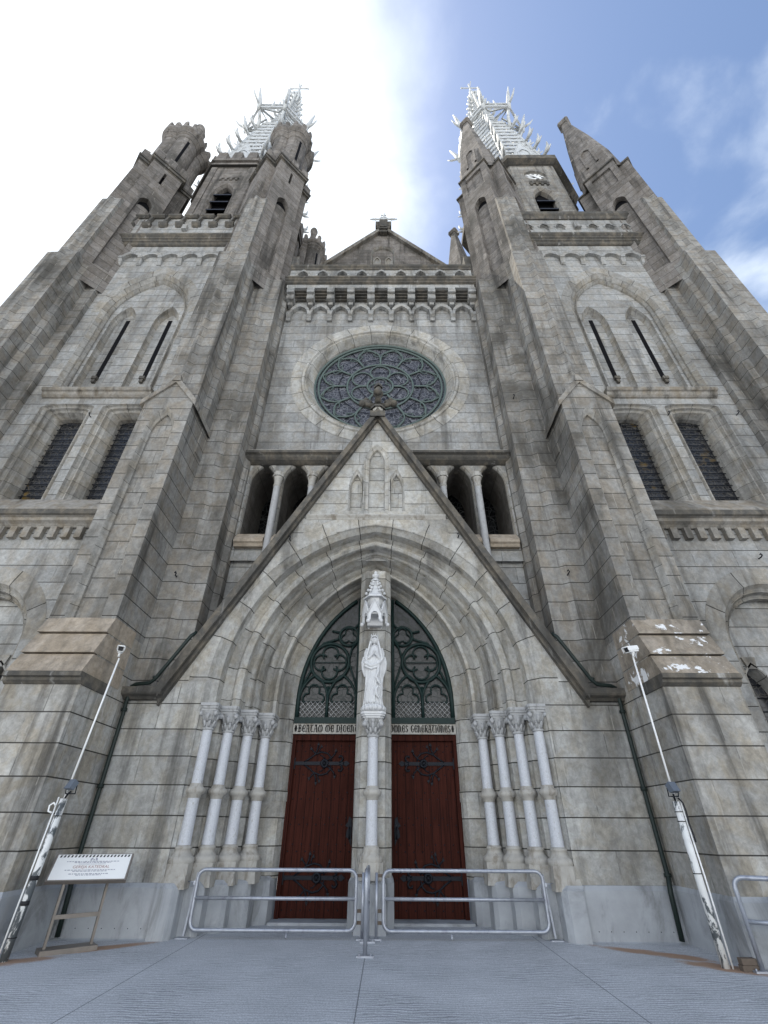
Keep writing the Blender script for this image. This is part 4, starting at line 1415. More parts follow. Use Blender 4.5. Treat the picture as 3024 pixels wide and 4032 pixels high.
for k in range(12):
    a_ = 2 * PI / 12 * (k + .5)
    h = PI / 12
    q = MB()
    q.tube([pol(1.72, a_ - h * .95), pol(1.72, a_ + h * .95)], .014, 5)
    q.build('saddle_bar', M['iron'], rose)
    q = MB()
    q.tube([pol(2.2, a_ + h), pol(2.5, a_ + h)], .014, 5)
    q.build('saddle_bar', M['iron'], rose)
    if k % 2 == 0:
        b_ = 2 * PI / 6 * (k // 2)
        q = MB()
        q.tube([pol(.92, b_ - .47), pol(.92, b_ + .47)], .014, 5)
        q.build('saddle_bar', M['iron'], rose)
q = MB()
q.face(circ(rc[0], rc[1], 2.72, 64), RY + .05)
q.build('glass_pane', M['roseglass'], rose)

# gallery
q = MB()
ops = [(-3.78), (-2.68), (-1.56), (1.56), (2.68), (3.78)]
holes = [popen(c, .455, 8.86, 10.95, 11.80, 8) for c in ops]
q.face([(-4.32, 8.0), (4.32, 8.0), (4.32, 12.3), (-4.32, 12.3)], .86, holes)
gal = q.build('gallery', M['wall'], CATH)
q = MB()
for c in ops:
    q = MB()
    archloft(q, [(.86, .455, 10.95, 11.80), (.92, .42, 10.93, 11.72), (.99, .41, 10.93, 11.70)], c, 8.86, 8, la=.7)
    ring = [(p[0], .853, p[1]) for p in parc(c, .56, 10.95, 11.99, 8)]
    ga_ = q.build('gallery_arch', M['vous2'], gal)
    q = MB()
    q.loft(ring, [(p[0], .853, p[1]) for p in parc(c, .455, 10.95, 11.80, 8)], uvA=runlen(parc(c, .455, 10.95, 11.80, 8), la=.55))
    q.build('voussoir_ring', M['vous2'], gal)
    q = MB()
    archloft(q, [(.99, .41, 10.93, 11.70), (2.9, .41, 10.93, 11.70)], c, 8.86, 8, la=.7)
    q.build('gallery_vault', M['shaded_vault'], gal)  # tunnel shade is put into the stone colour
    q = MB()
    q.face(popen(c, .43, 8.8, 10.93, 11.72, 8), 2.6)
    q.build('glass_pane', M['galglass'], gal)
for i, c in enumerate(ops):
    q = MB()
    a_, b_ = c - .43, c + .43
    q.runy([(1.2, 8.92), (.84, 8.90), (.62, 8.62), (.62, 8.52), (.68, 8.48), (.72, 8.40), (1.2, 8.40)], a_, b_)
    q.build('sill_block', M['slope'], gal)
for s in (-1, 1):
    for cx in (3.23, 2.12):
        q = MB(s)
        q.lathe([(.105, 6.75 if cx > 3 else 8.55), (.105, 10.62)], cx, .72, 0, 16)
        co = q.build('column', M['cap'], CATH)
        q = MB(s)
        q.lathe([(.105, 10.60), (.125, 10.62), (.125, 10.65), (.108, 10.67), (.110, 10.78), (.135, 10.90), (.155, 10.97)], cx, .72, 0, 16)
        oc = [(cx + .19 * math.cos(R(22.5 + 45 * k)), .72 + .19 * math.sin(R(22.5 + 45 * k))) for k in range(8)]
        q.ext(oc, 10.98, 11.05, bot=True)
        q.ext([(cx + (p[0] - cx) * .9, .72 + (p[1] - .72) * .9) for p in oc], 11.05, 11.16)
        q.build('capital', M['lime'], co)
q = MB()
q.runy([(1.3, 12.50), (.98, 12.46), (.52, 12.04), (.47, 11.98), (.47, 11.90), (.56, 11.86), (.60, 11.78), (.66, 11.72), (.78, 11.66), (.84, 11.64), (1.3, 11.64)][::-1], -4.40, 4.40)
q.build('cornice', M['sooty'], gal)
q = MB()
q.runy([(1.05, 12.475), (.80, 12.30), (.60, 12.13), (.60, 12.10), (1.05, 12.44)], -4.38, 4.38)
q.build('weathering', M['lime'], gal)

# corbel table, brackets, cornice and arcaded parapet
CBL = []
for k in range(10):
    q = MB()
    CBL.append(q)
    x = .035 + (k - 4.5) * .92
    q.runy([(1.2, 20.62), (.76, 20.62), (.76, 20.46), (.84, 20.40), (.90, 20.16), (1.2, 20.16)], x - .10, x + .10)
q = MB()
for k in range(9):
    x = .035 + (k - 4) * .92
    h, o_ = parc(x, .36, 20.56, 21.12, 6), parc(x, .46, 20.66, 21.36, 6)
    q.loft(xz(o_, .80), xz(h, .80))
    q.loft(xz(h, .80), xz(h, 1.02))
    q.loft(xz(o_, .80), xz(o_, 1.02))
ct = q.build('corbel_table', M['wall'], CATH)
for q in CBL:
    q.build('corbel', M['wall'], ct)
q = MB()
q.face([(-4.30, 21.3), (4.30, 21.3), (4.30, 22.4), (-4.30, 22.4)], .92)
q.box(-4.32, 4.32, .42, 1.2, 21.985, 22.24)
bc = q.build('bracket_course', M['wall'], CATH)
for k in range(10):
    q = MB()
    x = .035 + (k - 4.5) * .92
    q.box(x - .165, x + .165, .40, .95, 21.62, 21.98)
    q.box(x - .165, x + .165, .52, .95, 21.28, 21.615)
    q.box(x - .10, x + .10, .70, .95, 21.08, 21.278)
    q.build('bracket', M['wall'], bc)
q = MB()
q.runy([(1.3, 22.66), (.20, 22.62), (.18, 22.58), (.18, 22.50), (.24, 22.46), (.24, 22.40), (.32, 22.34), (.32, 22.28), (.40, 22.245), (1.3, 22.245)], -4.40, 4.40)
q.build('cornice', M['sooty'], CATH)
q = MB()
for z_ in (21.64, 21.73, 21.82, 21.91):
    q = MB()
    q.box(-4.3, 4.3, .50 + (21.91 - z_) * 1.1, .90, z_ - .025, z_ + .025)
    q.build('drip_moulding', M['sooty'], bc)
q = MB()
hs = [popen(.035 + (k - 4) * .932, .25, 22.72, 23.12, 23.54, 6) for k in range(9)]
q.slab([(-4.32, 22.62), (4.32, 22.62), (4.32, 23.68), (-4.32, 23.68)], .50, .75, hs)
for k in range(9):
    x = .035 + (k - 4) * .932
    h, o_ = parc(x, .25, 23.12, 23.54, 6), parc(x, .36, 23.12, 23.68, 6)
    q.loft(xz(o_, .46), xz(h, .46))
    q.loft(xz(o_, .46), xz(o_, .52))
pb_ = q.build('parapet', M['wall'], CATH)
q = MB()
q.box(-4.32, 4.32, .80, .84, 22.6, 23.6)  # dark sheet in place of the shade behind the arcade openings
q.build('shade_backing', M['louv_shade'], pb_)
q = MB()
q.runy([(.9, 23.98), (.42, 24.02), (.36, 23.96), (.36, 23.84), (.44, 23.76), (.46, 23.68), (.9, 23.68)], -4.33, 4.33)
q.build('coping', M['sooty'], pb_)

# main gable of the nave, well behind the parapet
GY = 6.9
q = MB()


def nz(x):
    return 42.35 - 1.345 * abs(x)


bh = popen(-.02, .92, 36.2, 38.9, 40.0, 10)
q.face([(-7.2, nz(7.2)), (-7.2, 20), (7.2, 20), (7.2, nz(7.2)), (0, nz(0))], GY, [bh])
li_ = [popen(-.02 + k * .46, .25, 36.0, 37.9, 38.5, 6) for k in (-1, 1)]
q.face(popen(-.02, .80, 36.2, 38.9, 39.85, 10), GY + .25, [])
q.box(-7.2, 7.2, GY + .3, GY + 20, 18, nz(7.2) - .3)
ng = q.build('main_gable', M['tur'], CATH)
q = MB()
archloft(q, [(GY, .92, 38.9, 40.0), (GY + .12, .84, 38.9, 39.9), (GY + .25, .80, 38.9, 39.85)], -.02, 36.2, 10)
for k in (-1, 1):
    c = -.02 + k * .46
    q.loft(xz(popen(c, .30, 36.0, 37.9, 38.58, 6), GY + .16), xz(popen(c, .20, 36.0, 37.9, 38.4, 6), GY + .16))
    q.face(popen(c, .20, 36.0, 37.9, 38.4, 6), GY + .235)
    q.loft(xz(popen(c, .20, 36.0, 37.9, 38.4, 6), GY + .16), xz(popen(c, .20, 36.0, 37.9, 38.4, 6), GY + .24))
    q.loft(xz(popen(c, .30, 36.0, 37.9, 38.58, 6), GY + .16), xz(popen(c, .30, 36.0, 37.9, 38.58, 6), GY + .26))
q.build('blind_lancet', M['vous2'], ng)
q = MB()
for e in (-1, 1):
    q.hexa([(e * 7.3, GY - .30, nz(7.3)), (e * .35, GY - .30, nz(.35)), (e * .35, GY + .8, nz(.35)), (e * 7.3, GY + .8, nz(7.3))],
           [(e * 7.3, GY - .30, nz(7.3) + .55), (e * .35, GY - .30, nz(.35) + .55), (e * .35, GY + .8, nz(.35) + .55), (e * 7.3, GY + .8, nz(7.3) + .55)])
q.build('gable_coping', M['trim'], ng)
q = MB()
q.box(-.32, .32, GY - .38, GY + .5, 41.6, 42.3)
q.box(-.55, .55, GY - .35, GY + .6, 42.3, 42.7)
q.box(-.66, .66, GY - .36, GY + .65, 42.7, 43.45)
q.box(-.34, .34, GY - .50, GY - .30, 41.9, 43.5)
q.box(-.26, .26, GY - .56, GY - .45, 42.1, 43.1)
q.build('apex_block', M['sooty'], ng)
q = MB()
cy_ = GY + .2
for e in (-1, 1):
    q.tube([(0, cy_, 45.2), (e * .95, cy_, 45.2)], .075, 8)
    q.slab([(e * .85, 45.06), (e * 1.18, 45.2), (e * .85, 45.34)][::e], cy_ - .04, cy_ + .04)
    q.tube([(e * .72, cy_, 45.0), (e * .72, cy_, 45.42)], .05, 6)
    q.tube([(e * .18, cy_, 44.7), (e * .42, cy_, 45.2), (e * .16, cy_, 45.6)], .06, 6)
q.tube([(0, cy_, 43.3), (0, cy_, 46.3)], .085, 8)
q.tube([(-.22, cy_, 45.95), (.22, cy_, 45.95)], .06, 6)
q.tube(xz(circ(0, 45.2, .38, 20), cy_), .055, 6, closed=True)
q.lathe([(.45, 43.4), (.3, 43.8), (.16, 44.3), (.08, 44.6)], 0, cy_, 0, 10)
q.build('cross', M['spire'], ng)

# ------------------------------------------------------------------ corner turrets
TUX, TUY = 6.31, .76


def turret(s, cx, cy, kind, up=0.0):
    AW, AR = .84, 1.45
    q = MB(s)
    z0_, z1_ = 21.0, 33.35 if kind == 'pinnacle' else 33.65
    for k in range(4):
        m = Matrix.Translation((cx, cy, 0)) @ Matrix.Rotation(R(45 + 90 * k), 4, 'Z')
        q.use(m)
        nh = popen(0, .34, 22.4, 29.15, 29.75, 6)
        hs = [nh]
        if kind == 'pinnacle':
            hs.append([(-.52, 31.05), (.52, 31.05), (.52, 32.95), (-.52, 32.95)])
        else:
            hs.append([(-.07, 31.8), (.07, 31.8), (.07, 33.2), (-.07, 33.2)])
        q.face([(-AW, z0_), (AW, z0_), (AW, z1_), (-AW, z1_)], -AR, hs)
        q.loft([(p[0], -AR, p[1]) for p in nh], [(p[0] * .9, -AR + .28, p[1]) for p in nh])
        q.face([(p[0], p[1]) for p in popen(0, .34, 22.4, 28.9, 29.2, 6)], -AR + .24)
        if kind == 'pinnacle':
            h = hs[1]
            q.loft([(p[0], -AR, p[1]) for p in h], [(p[0], -AR + .14, p[1]) for p in h], closed=True)
            q.face(h, -AR + .13)
        else:
            q.loft([(p[0], -AR, p[1]) for p in hs[1]], [(p[0], -AR + .3, p[1]) for p in hs[1]], closed=True)
        for e in (-1, 1):
            q.add([(e * AW, -AR, z0_), (e * AW, -AW, z0_), (e * AW, -AW, z1_), (e * AW, -AR, z1_)], [(0, 1, 2, 3)])
        q.add([(-AW, -AR, z1_), (AW, -AR, z1_), (AW, -.2, z1_), (-AW, -.2, z1_)], [(0, 1, 2, 3)])
    q.X = None
    t = q.build('turret', M['tur'], CATH)
    for k in range(4):
        q = MB(s)
        q.use(Matrix.Translation((cx, cy, 0)) @ Matrix.Rotation(R(45 + 90 * k), 4, 'Z'))
        q.face(popen(0, .31, 29.0, 29.15, 29.72, 6), -AR + .27)
        q.build('niche_opening', M['dark'], t)
        if kind != 'pinnacle':
            q = MB(s)
            q.use(Matrix.Translation((cx, cy, 0)) @ Matrix.Rotation(R(45 + 90 * k), 4, 'Z'))
            q.box(-.08, .08, -AR + .28, -AR + .32, 31.75, 33.25)
            q.build('slit_opening', M['dark'], t)
    q = MB(s)
    ps = Matrix.Translation((cx, cy, 0))
    cross = []
    for k in range(4):
        a = R(45 + 90 * k)
        for (u, v) in ((-AW, -AW), (-AW, -AR), (AW, -AR)):
            cross.append((cx + u * math.cos(a) - v * math.sin(a), cy + u * math.sin(a) + v * math.cos(a)))

    def grow(d):
        out = []
        for k in range(4):
            a = R(45 + 90 * k)
            for (u, v) in ((-AW - d, -AW - d), (-AW - d, -AR - d), (AW + d, -AR - d)):
                out.append((cx + u * math.cos(a) - v * math.sin(a), cy + u * math.sin(a) + v * math.cos(a)))
        return out
    if kind == 'pinnacle':
        q.ext(grow(.02), 33.30, 33.36, bot=True)
        q.ext(grow(.09), 33.36, 33.50, bot=True)
        q.ext(grow(.09), 33.50, 33.85, pts2=grow(-.35))
        q.build('coping', M['sooty'], t)
        q = MB(s)

        def octo(r_):
            out = []
            for k in range(4):
                a = R(45 + 90 * k)
                for w_ in (-.74, .74):
                    out.append((cx + r_ * (math.cos(a) - w_ * math.sin(a)), cy + r_ * (math.sin(a) + w_ * math.cos(a))))
            return out
        q.ext(octo(1.14), 33.3, 36.0, pts2=octo(1.06), top=False)
        q.ext(octo(1.06), 36.0, 40.2, pts2=octo(.72), top=False)
        q.ext(octo(.72), 40.2, 45.4, pts2=octo(.20))
        q.ext(octo(.26), 45.35, 45.5, pts2=octo(.40), bot=True)
        q.ext(octo(.40), 45.5, 45.65)
        q.ext(octo(.38), 45.65, 46.45, pts2=octo(.03))
        sp = q.build('stone_spire', M['tur'], t)
        q = MB(s)
        for k in range(4):
            q.use(ps @ Matrix.Rotation(R(45 + 90 * k), 4, 'Z'))
            # round headed blind panel: a raised rim on the raking face
            o1, o2 = popen(0, .36, 35.2, 37.3, 37.95, 6), popen(0, .24, 35.2, 37.3, 37.75, 6)

            def fy(z):
                return -(1.06 - (z - 36.0) * .081) if z > 36 else -(1.14 - (z - 33.3) * .0296)
            q.loft([(p[0], fy(p[1]) - .09, p[1]) for p in o1], [(p[0], fy(p[1]) - .09, p[1]) for p in o2])
            q.loft([(p[0], fy(p[1]) - .09, p[1]) for p in o1], [(p[0], fy(p[1]) + .02, p[1]) for p in o1])
            q.loft([(p[0], fy(p[1]) - .09, p[1]) for p in o2], [(p[0], fy(p[1]) + .02, p[1]) for p in o2])
        q.X = None
        q.build('blind_panel', M['tur'], sp)
    else:
        q.ext(grow(.02), 33.62, 33.72, bot=True)
        q.ext(grow(.12), 33.72, 33.92, bot=True)
        q.ext(grow(.06), 33.92, 33.98)
        q.ext(grow(.16), 33.98, 34.14, bot=True)
        q.build('coping', M['sooty'], t)
        q = MB(s)
        for k in range(4):
            q.use(ps @ Matrix.Rotation(R(45 + 90 * k), 4, 'Z'))
            for u in (-.70, 0, .70):
                q.hexa([(u - .22, -AR - .10, 34.14), (u + .22, -AR - .10, 34.14), (u + .22, -AR + .22, 34.14), (u - .22, -AR + .22, 34.14)],
                       [(u - .22, -AR - .10, 34.95), (u + .22, -AR - .10, 34.95), (u + .22, -AR + .22, 35.1), (u - .22, -AR + .22, 35.1)])
            q.box(-AW, AW, -AR + .02, -AR + .2, 34.14, 34.42)
            for e in (-1, 1):
                q.box(e * (AW - .02) - .08, e * (AW - .02) + .12, -AW - .42, -AW - .12, 34.14, 34.95)
        q.X = None
        q.build('merlon', M['tur'], t)
        # four lobed upper drum
        q = MB(s)

        def lobe(k_=1.0, n=96, add=0.0):
            out = []
            for i in range(n):
                th = 2 * PI * i / n
                ph = (th % (PI / 2)) - PI / 4
                d_, ra = .62, .66 + add
                out.append((cx + (d_ * math.cos(ph) + math.sqrt(ra * ra - (d_ * math.sin(ph)) ** 2)) * math.cos(th) * k_, cy + (d_ * math.cos(ph) + math.sqrt(ra * ra - (d_ * math.sin(ph)) ** 2)) * math.sin(th) * k_))
            return out
        q.ext(lobe(), 33.6, 39.75 + up, top=False)
        ro = q.build('lobed_drum', M['tur'], t)
        q = MB(s)
        zz = 39.25 + up
        for (a0, a1, za, zb) in ((0, .09, 0, .16), (.09, .09, .16, .30), (.05, .05, .30, .38), (.05, .18, .38, .56), (.18, .18, .56, .70), (.13, .13, .70, .78), (.13, .30, .78, 1.0), (.30, .30, 1.0, 1.3)):
            q.ext(lobe(add=a0), zz + za, zz + zb, pts2=lobe(add=a1), bot=True)
        q.build('roll_moulding', M['tur'], ro)
        q = MB(s)
        a = lobe(add=.30)
        b = lobe(add=.08)
        n = len(a)
        for j in range(16):
            i0 = int(j * 6)
            idx = [(i0 + i) % n for i in range(4)]
            lo = zz + 1.3
            hi = zz + 1.85
            vs = [(a[i][0], a[i][1], lo) for i in idx] + [(b[i][0], b[i][1], lo) for i in idx] + [(a[i][0], a[i][1], hi + (.16 if 0 < ii < 3 else 0)) for ii, i in enumerate(idx)] + [(b[i][0], b[i][1], hi) for i in idx]
            fs = []
            for i in range(3):
                fs += [(i, i + 1, 9 + i, 8 + i), (4 + i, 5 + i, 13 + i, 12 + i), (8 + i, 9 + i, 13 + i, 12 + i)]
            fs += [(0, 4, 12, 8), (3, 7, 15, 11)]
            q.add(vs, fs)
        q.build('merlon', M['tur'], ro)
        q = MB(s)
        q.lathe([(.95, zz + .9), (.70, zz + 1.6), (.40, zz + 3.4), (.20, zz + 4.7), (.26, zz + 4.8), (.20, zz + 4.95), (.30, zz + 5.2), (.34, zz + 5.5), (.26, zz + 5.8), (.08, zz + 5.98), (.0, zz + 6.05)], cx, cy, 0, 16)
        q.build('ball_finial', M['tur'], ro)
        for k in range(4):
            q = MB(s)
            q.use(ps @ Matrix.Rotation(R(45 + 90 * k), 4, 'Z'))
            q.box(-.075, .075, -1.287, -1.2, 35.6, 38.9 + up)
            q.build('slit_opening', M['dark'], ro)
    # bridge to the belfry
    q = MB(s)
    dx = 1 if cx < TC else -1
    dy = 1 if cy < 4.6 else -1
    an = math.atan2(dy, dx)
    q.use(Matrix.Translation((cx, cy, 0)) @ Matrix.Rotation(an, 4, 'Z'))
    q.slab([(1.40, 30.3), (1.40, 32.3), (2.2, 32.3), (2.2, 29.6)] + [(2.2 - .80 * t_, 29.6 + .9 * math.sin(PI * .5 * t_)) for t_ in (.35, .7)], -.55, .55)
    q.X = None
    q.build('bridge', M['sooty'], t)


for s in (1, -1):
    kind = 'pinnacle' if s > 0 else 'lobed'
    for (cx, cy) in ((TUX, TUY), (2 * TC - TUX, TUY), (TUX, 8.44), (2 * TC - TUX, 8.44)):
        turret(s, cx, cy, kind, 0 if cy < 4 or s > 0 else 1.2)

# ------------------------------------------------------------------ belfries and openwork spires
BY = 4.6


def octp(r_, cx=TC, cy=BY):
    k = r_ / math.cos(R(22.5))
    return [(cx + k * math.cos(R(22.5 + 45 * i)), cy + k * math.sin(R(22.5 + 45 * i))) for i in range(8)]


def belfry(s):
    left = s < 0
    AP = 3.52
    HW = AP * math.tan(R(22.5))
    q = MB(s)
    top = 38.5
    oz_ = (34.1, 35.55) if left else (33.6, 34.85)
    for k in range(8):
        q.use(Matrix.Translation((TC, BY, 0)) @ Matrix.Rotation(R(45 * k), 4, 'Z'))
        hs = [popen(0, .70, 26.5, oz_[0], oz_[1] + .2, 8)]
        if not left and k % 2 == 0:
            hs.append(circ(0, 36.95, .70, 28))
        q.face([(-HW, 26.0), (HW, 26.0), (HW, top), (-HW, top)], -AP, hs)
        o1 = popen(0, .70, 26.5, oz_[0], oz_[1] + .2, 8)
        o2 = popen(0, .56, 26.5, oz_[0], oz_[1] - .0, 8)
        q.loft(xz(o1, -AP), xz(o2, -AP + .16))
        q.loft(xz(o2, -AP + .16), xz(o2, -AP + .75))
        if len(hs) > 1:
            q.loft(xz(hs[1], -AP), xz(hs[1], -AP + .22), closed=True)
    q.X = None
    b = q.build('belfry', M['tur'] if left else M['butt'], CATH)
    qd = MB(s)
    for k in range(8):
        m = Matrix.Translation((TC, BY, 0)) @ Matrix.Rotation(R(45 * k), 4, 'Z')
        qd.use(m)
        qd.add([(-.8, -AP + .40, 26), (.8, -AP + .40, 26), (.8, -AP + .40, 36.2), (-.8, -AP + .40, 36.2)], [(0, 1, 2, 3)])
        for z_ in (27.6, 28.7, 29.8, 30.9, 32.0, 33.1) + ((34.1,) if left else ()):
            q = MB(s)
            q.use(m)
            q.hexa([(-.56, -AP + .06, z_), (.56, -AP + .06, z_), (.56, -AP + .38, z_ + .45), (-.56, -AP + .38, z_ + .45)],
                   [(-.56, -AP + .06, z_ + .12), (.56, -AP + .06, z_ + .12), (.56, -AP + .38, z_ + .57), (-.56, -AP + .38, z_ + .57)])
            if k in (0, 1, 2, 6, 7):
                q.build('louvre', M['louv_shade'], b)
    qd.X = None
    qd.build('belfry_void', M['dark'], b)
    # small machicolation over the louvred opening
    for k in range(8):
        q = MB(s)
        q.use(Matrix.Translation((TC, BY, 0)) @ Matrix.Rotation(R(45 * k), 4, 'Z'))
        zc = oz_[1] + (.85 if left else .62)
        q.box(-.62, .62, -AP - .09, -AP + .02, zc, zc + .14)
        for u in (-.52, -.17, .17, .52):
            q.box(u - .075, u + .075, -AP - .08, -AP + .02, zc - .26, zc - .002)
        if not left:
            q.box(-.09, .09, -AP - .11, -AP + .02, zc + .145, zc + .62)
            q.box(-.55, -.1, -AP - .07, -AP + .02, zc + .26, zc + .40)
            q.box(.1, .55, -AP - .07, -AP + .02, zc + .26, zc + .40)
        q.build('machicolation', M['sooty'] if not left else M['tur'], b)
    if not left:
        q = MB(s)
        q.ext(octp(AP + .02), 38.42, 38.50, bot=True)
        q.ext(octp(AP + .08), 38.50, 38.62, pts2=octp(AP + .42), bot=True)
        q.ext(octp(AP + .42), 38.62, 39.15)
        q.build('cornice', M['sooty'], b)
        for k in (0, 1, 3):
            q = MB(s)
            m = Matrix.Translation((TC, BY, 0)) @ Matrix.Rotation(R(90 * k), 4, 'Z')
            q.use(m)
            q.face(circ(0, 36.95, .68, 28), -AP + .16)
            c = q.build('clock', M['white'], b)
            q = MB(s)
            q.use(m)
            for h in range(12):
                a = 2 * PI * h / 12
                ca, sa = math.sin(a), math.cos(a)
                for dd in ((-.04, 0, .04) if h % 3 else (-.055, 0, .055)):
                    px, pz = -sa * dd, ca * dd
                    q.add([(ca * r_ + px * 1.0 + e * sa * .016, -AP + .15, 36.95 + sa * r_ - pz * 0 + px * 0 + (-e) * ca * .016 + (ca * -dd)) for r_, e in ((.44, -1), (.62, -1), (.62, 1), (.44, 1))], [(0, 1, 2, 3)])
            q.ball((0, -AP + .13, 36.95), .07, 8, (1, .3, 1))
            q.build('hour_mark', M['black'], c)
            q = MB(s)
            q.use(m)
            for a, L, w in ((R(-38), .34, .05), (R(-78), .54, .035), (R(-78), -.2, .045)):
                ca, sa = math.sin(a), math.cos(a)
                q.add([(sa * -w, -AP + .12, 36.95 + ca * w), (sa * w, -AP + .12, 36.95 - ca * w), (ca * L + sa * w * .4, -AP + .12, 36.95 + sa * L - ca * w * .4), (ca * L - sa * w * .4, -AP + .12, 36.95 + sa * L + ca * w * .4)], [(0, 1, 2, 3)])
            q.build('clock_hand', M['black'], c)
    else:
        q = MB(s)
        q.ext(octp(AP + .02), 38.20, 38.30, bot=True)
        q.ext(octp(AP + .20), 38.30, 38.52, bot=True)
        q.ext(octp(AP + .14), 38.52, 38.82)
        q.ext(octp(AP + .28), 38.82, 39.06, bot=True)
        q.build('cornice', M['tur'], b)
        q = MB(s)
        hw = (AP + .28) * math.tan(R(22.5))
        for k in range(8):
            q.use(Matrix.Translation((TC, BY, 0)) @ Matrix.Rotation(R(45 * k), 4, 'Z'))
            for u in (-1.05, 0.0, 1.05):
                q.hexa([(u - .36, -AP - .26, 39.06), (u + .36, -AP - .26, 39.06), (u + .36, -AP + .1, 39.06), (u - .36, -AP + .1, 39.06)],
                       [(u - .27, -AP - .26, 40.3), (u + .27, -AP - .26, 40.3), (u + .27, -AP + .1, 40.55), (u - .27, -AP + .1, 40.55)])
            q.box(-hw, hw, -AP - .2, -AP + .05, 39.06, 39.5)
            # corner strips of the wall below
            q.box(-HW - .02, -HW + .34, -AP - .07, -AP + .05, 26.0, 38.2)
            q.box(HW - .34, HW + .02, -AP - .07, -AP + .05, 26.0, 38.2)
        q.X = None
        q.build('merlon', M['tur'], b)


def spire(s):
    cx, cy = TC, BY

    def vert(z, r_, k):
        a = R(22.5 + 45 * k)
        rr = r_ / math.cos(R(22.5))
        return (cx + rr * math.cos(a), cy + rr * math.sin(a), z)

    def rad(z):
        return 3.35 - (z - 39.0) * (1.45 / 15.0) if z < 54 else max(.10, 1.55 - (z - 54) * (1.30 / 14.0))
    q = MB(s)
    for k in range(8):
        q.tube([vert(z, rad(z), k) for z in (38.8, 44, 49, 54)], [.15, .13, .12, .11], 6)
        q.tube([vert(z, rad(z), k) for z in (54, 60, 66, 71)], [.10, .085, .07, .05], 6)
        # light mid bar of every face
        q.tube([tuple((Vector(vert(z, rad(z), k)) + Vector(vert(z, rad(z), k + 1))) / 2) for z in (39, 46, 54)], .045, 5)
    sp = q.build('openwork_spire', M['spire'], CATH)
    q = MB(s)
    z = 39.5
    i = 0
    while z < 70.5:
        ring = [Vector(vert(z, rad(z), k)) for k in range(8)]
        z2 = z + (.62 if z < 54 else .5)
        ring2 = [Vector(vert(z2, rad(z2), k)) for k in range(8)]
        for k in range(8):
            a, b, c, d = ring[k], ring[(k + 1) % 8], ring2[(k + 1) % 8], ring2[k]
            L = (b - a).length
            q.bar(a, b, .07, .42 if z < 54 else .26)
            nseg = max(2, int(L / .55))
            for j in range(nseg):
                p0 = a.lerp(b, (j + .5) / nseg)
                p1 = d.lerp(c, (j + .5) / nseg) 
                e0 = a.lerp(b, j / nseg)
                e1 = a.lerp(b, (j + 1) / nseg)
                q.tube([e0.lerp(d.lerp(c, j / nseg), .15), p0.lerp(p1, .85), e1.lerp(d.lerp(c, (j + 1) / nseg), .15)], .06, 4)
        z += 1.15 if z < 54 else .9
        i += 1
    q.build('lattice_band', M['spire'], sp)
    # crockets up the hips
    for k in range(8):
        z = 40.8
        while z < 53:
            q = MB(s)
            v = Vector(vert(z, rad(z), k))
            o_ = (v - Vector((cx, cy, z))).normalized()
            q.tube([v, v + o_ * .40 + Vector((0, 0, .05)), v + o_ * .72 + Vector((0, 0, .45)), v + o_ * .78 + Vector((0, 0, 1.0))], [.14, .13, .10, .04], 6)
            q.tube([v + o_ * .3, v + o_ * .62 - Vector((0, 0, .12)), v + o_ * .95 + Vector((0, 0, .05))], [.09, .09, .04], 6)
            q.build('crocket', M['spire'], sp)
            z += 2.5
        z = 58.5
        while z < 69:
            q = MB(s)
            v = Vector(vert(z, rad(z), k))
            o_ = (v - Vector((cx, cy, z))).normalized()
            q.tube([v, v + o_ * .38 + Vector((0, 0, .02)), v + o_ * .55 + Vector((0, 0, .45)), v + o_ * .45 + Vector((0, 0, .8))], [.12, .12, .09, .03], 6)
            q.build('crocket', M['spire'], sp)
            z += 1.6
    # corona gallery
    q = MB(s)
    zc, rcg = 54.6, 2.75
    for k in range(8):
        a, b = Vector(vert(zc, rcg, k)), Vector(vert(zc, rcg, k + 1))
        q.bar(a, b, .16, .26)
        q.bar(a + Vector((0, 0, .75)), b + Vector((0, 0, .75)), .16, .24)
        for j in range(6):
            p = a.lerp(b, (j + .5) / 6)
            q.tube(xz(circ(0, 0, .17, 8), 0) and [tuple(p + (b - a).normalized() * .17 * math.cos(2 * PI * i_ / 8) + Vector((0, 0, .375 + .2 * math.sin(2 * PI * i_ / 8)))) for i_ in range(8)], .035, 4, closed=True)
        q.tube([vert(51.4, rad(51.4), k), vert(53.4, rcg * .86, k), vert(zc, rcg, k)], [.15, .14, .13], 6)
        q.tube([vert(zc, rcg, k), vert(57.2, rad(57.2) + .05, k)], .10, 5)
        # pinnacle leaning out at each corner
        o_ = (Vector(vert(zc, rcg, k)) - Vector((cx, cy, zc))).normalized()
        v = Vector(vert(zc, rcg, k))
        q.tube([v - Vector((0, 0, .5)), v + Vector((0, 0, .9)) + o_ * .15, v + Vector((0, 0, 2.2)) + o_ * .45, v + Vector((0, 0, 3.2)) + o_ * .7], [.14, .20, .13, .05], 6)
        q.tube([v + Vector((0, 0, .3)) + o_ * .1, v + Vector((0, 0, .6)) + o_ * .75, v + Vector((0, 0, 1.1)) + o_ * 1.1], [.11, .10, .04], 6)
        m_ = (Vector(vert(56, 1.75, k)) + Vector(vert(56, 1.75, k + 1))) / 2
        q.tube([vert(zc, rcg, k), tuple(m_ + Vector((0, 0, 1.4))), vert(zc, rcg, k + 1)], .09, 5)
        q.tube([tuple((a + b) / 2), tuple((a + b) / 2 + Vector((0, 0, 1.9)))], [.13, .05], 5)
    q.build('corona_gallery', M['spire'], sp)
    # gabled lucarnes at the foot
    q = MB(s)
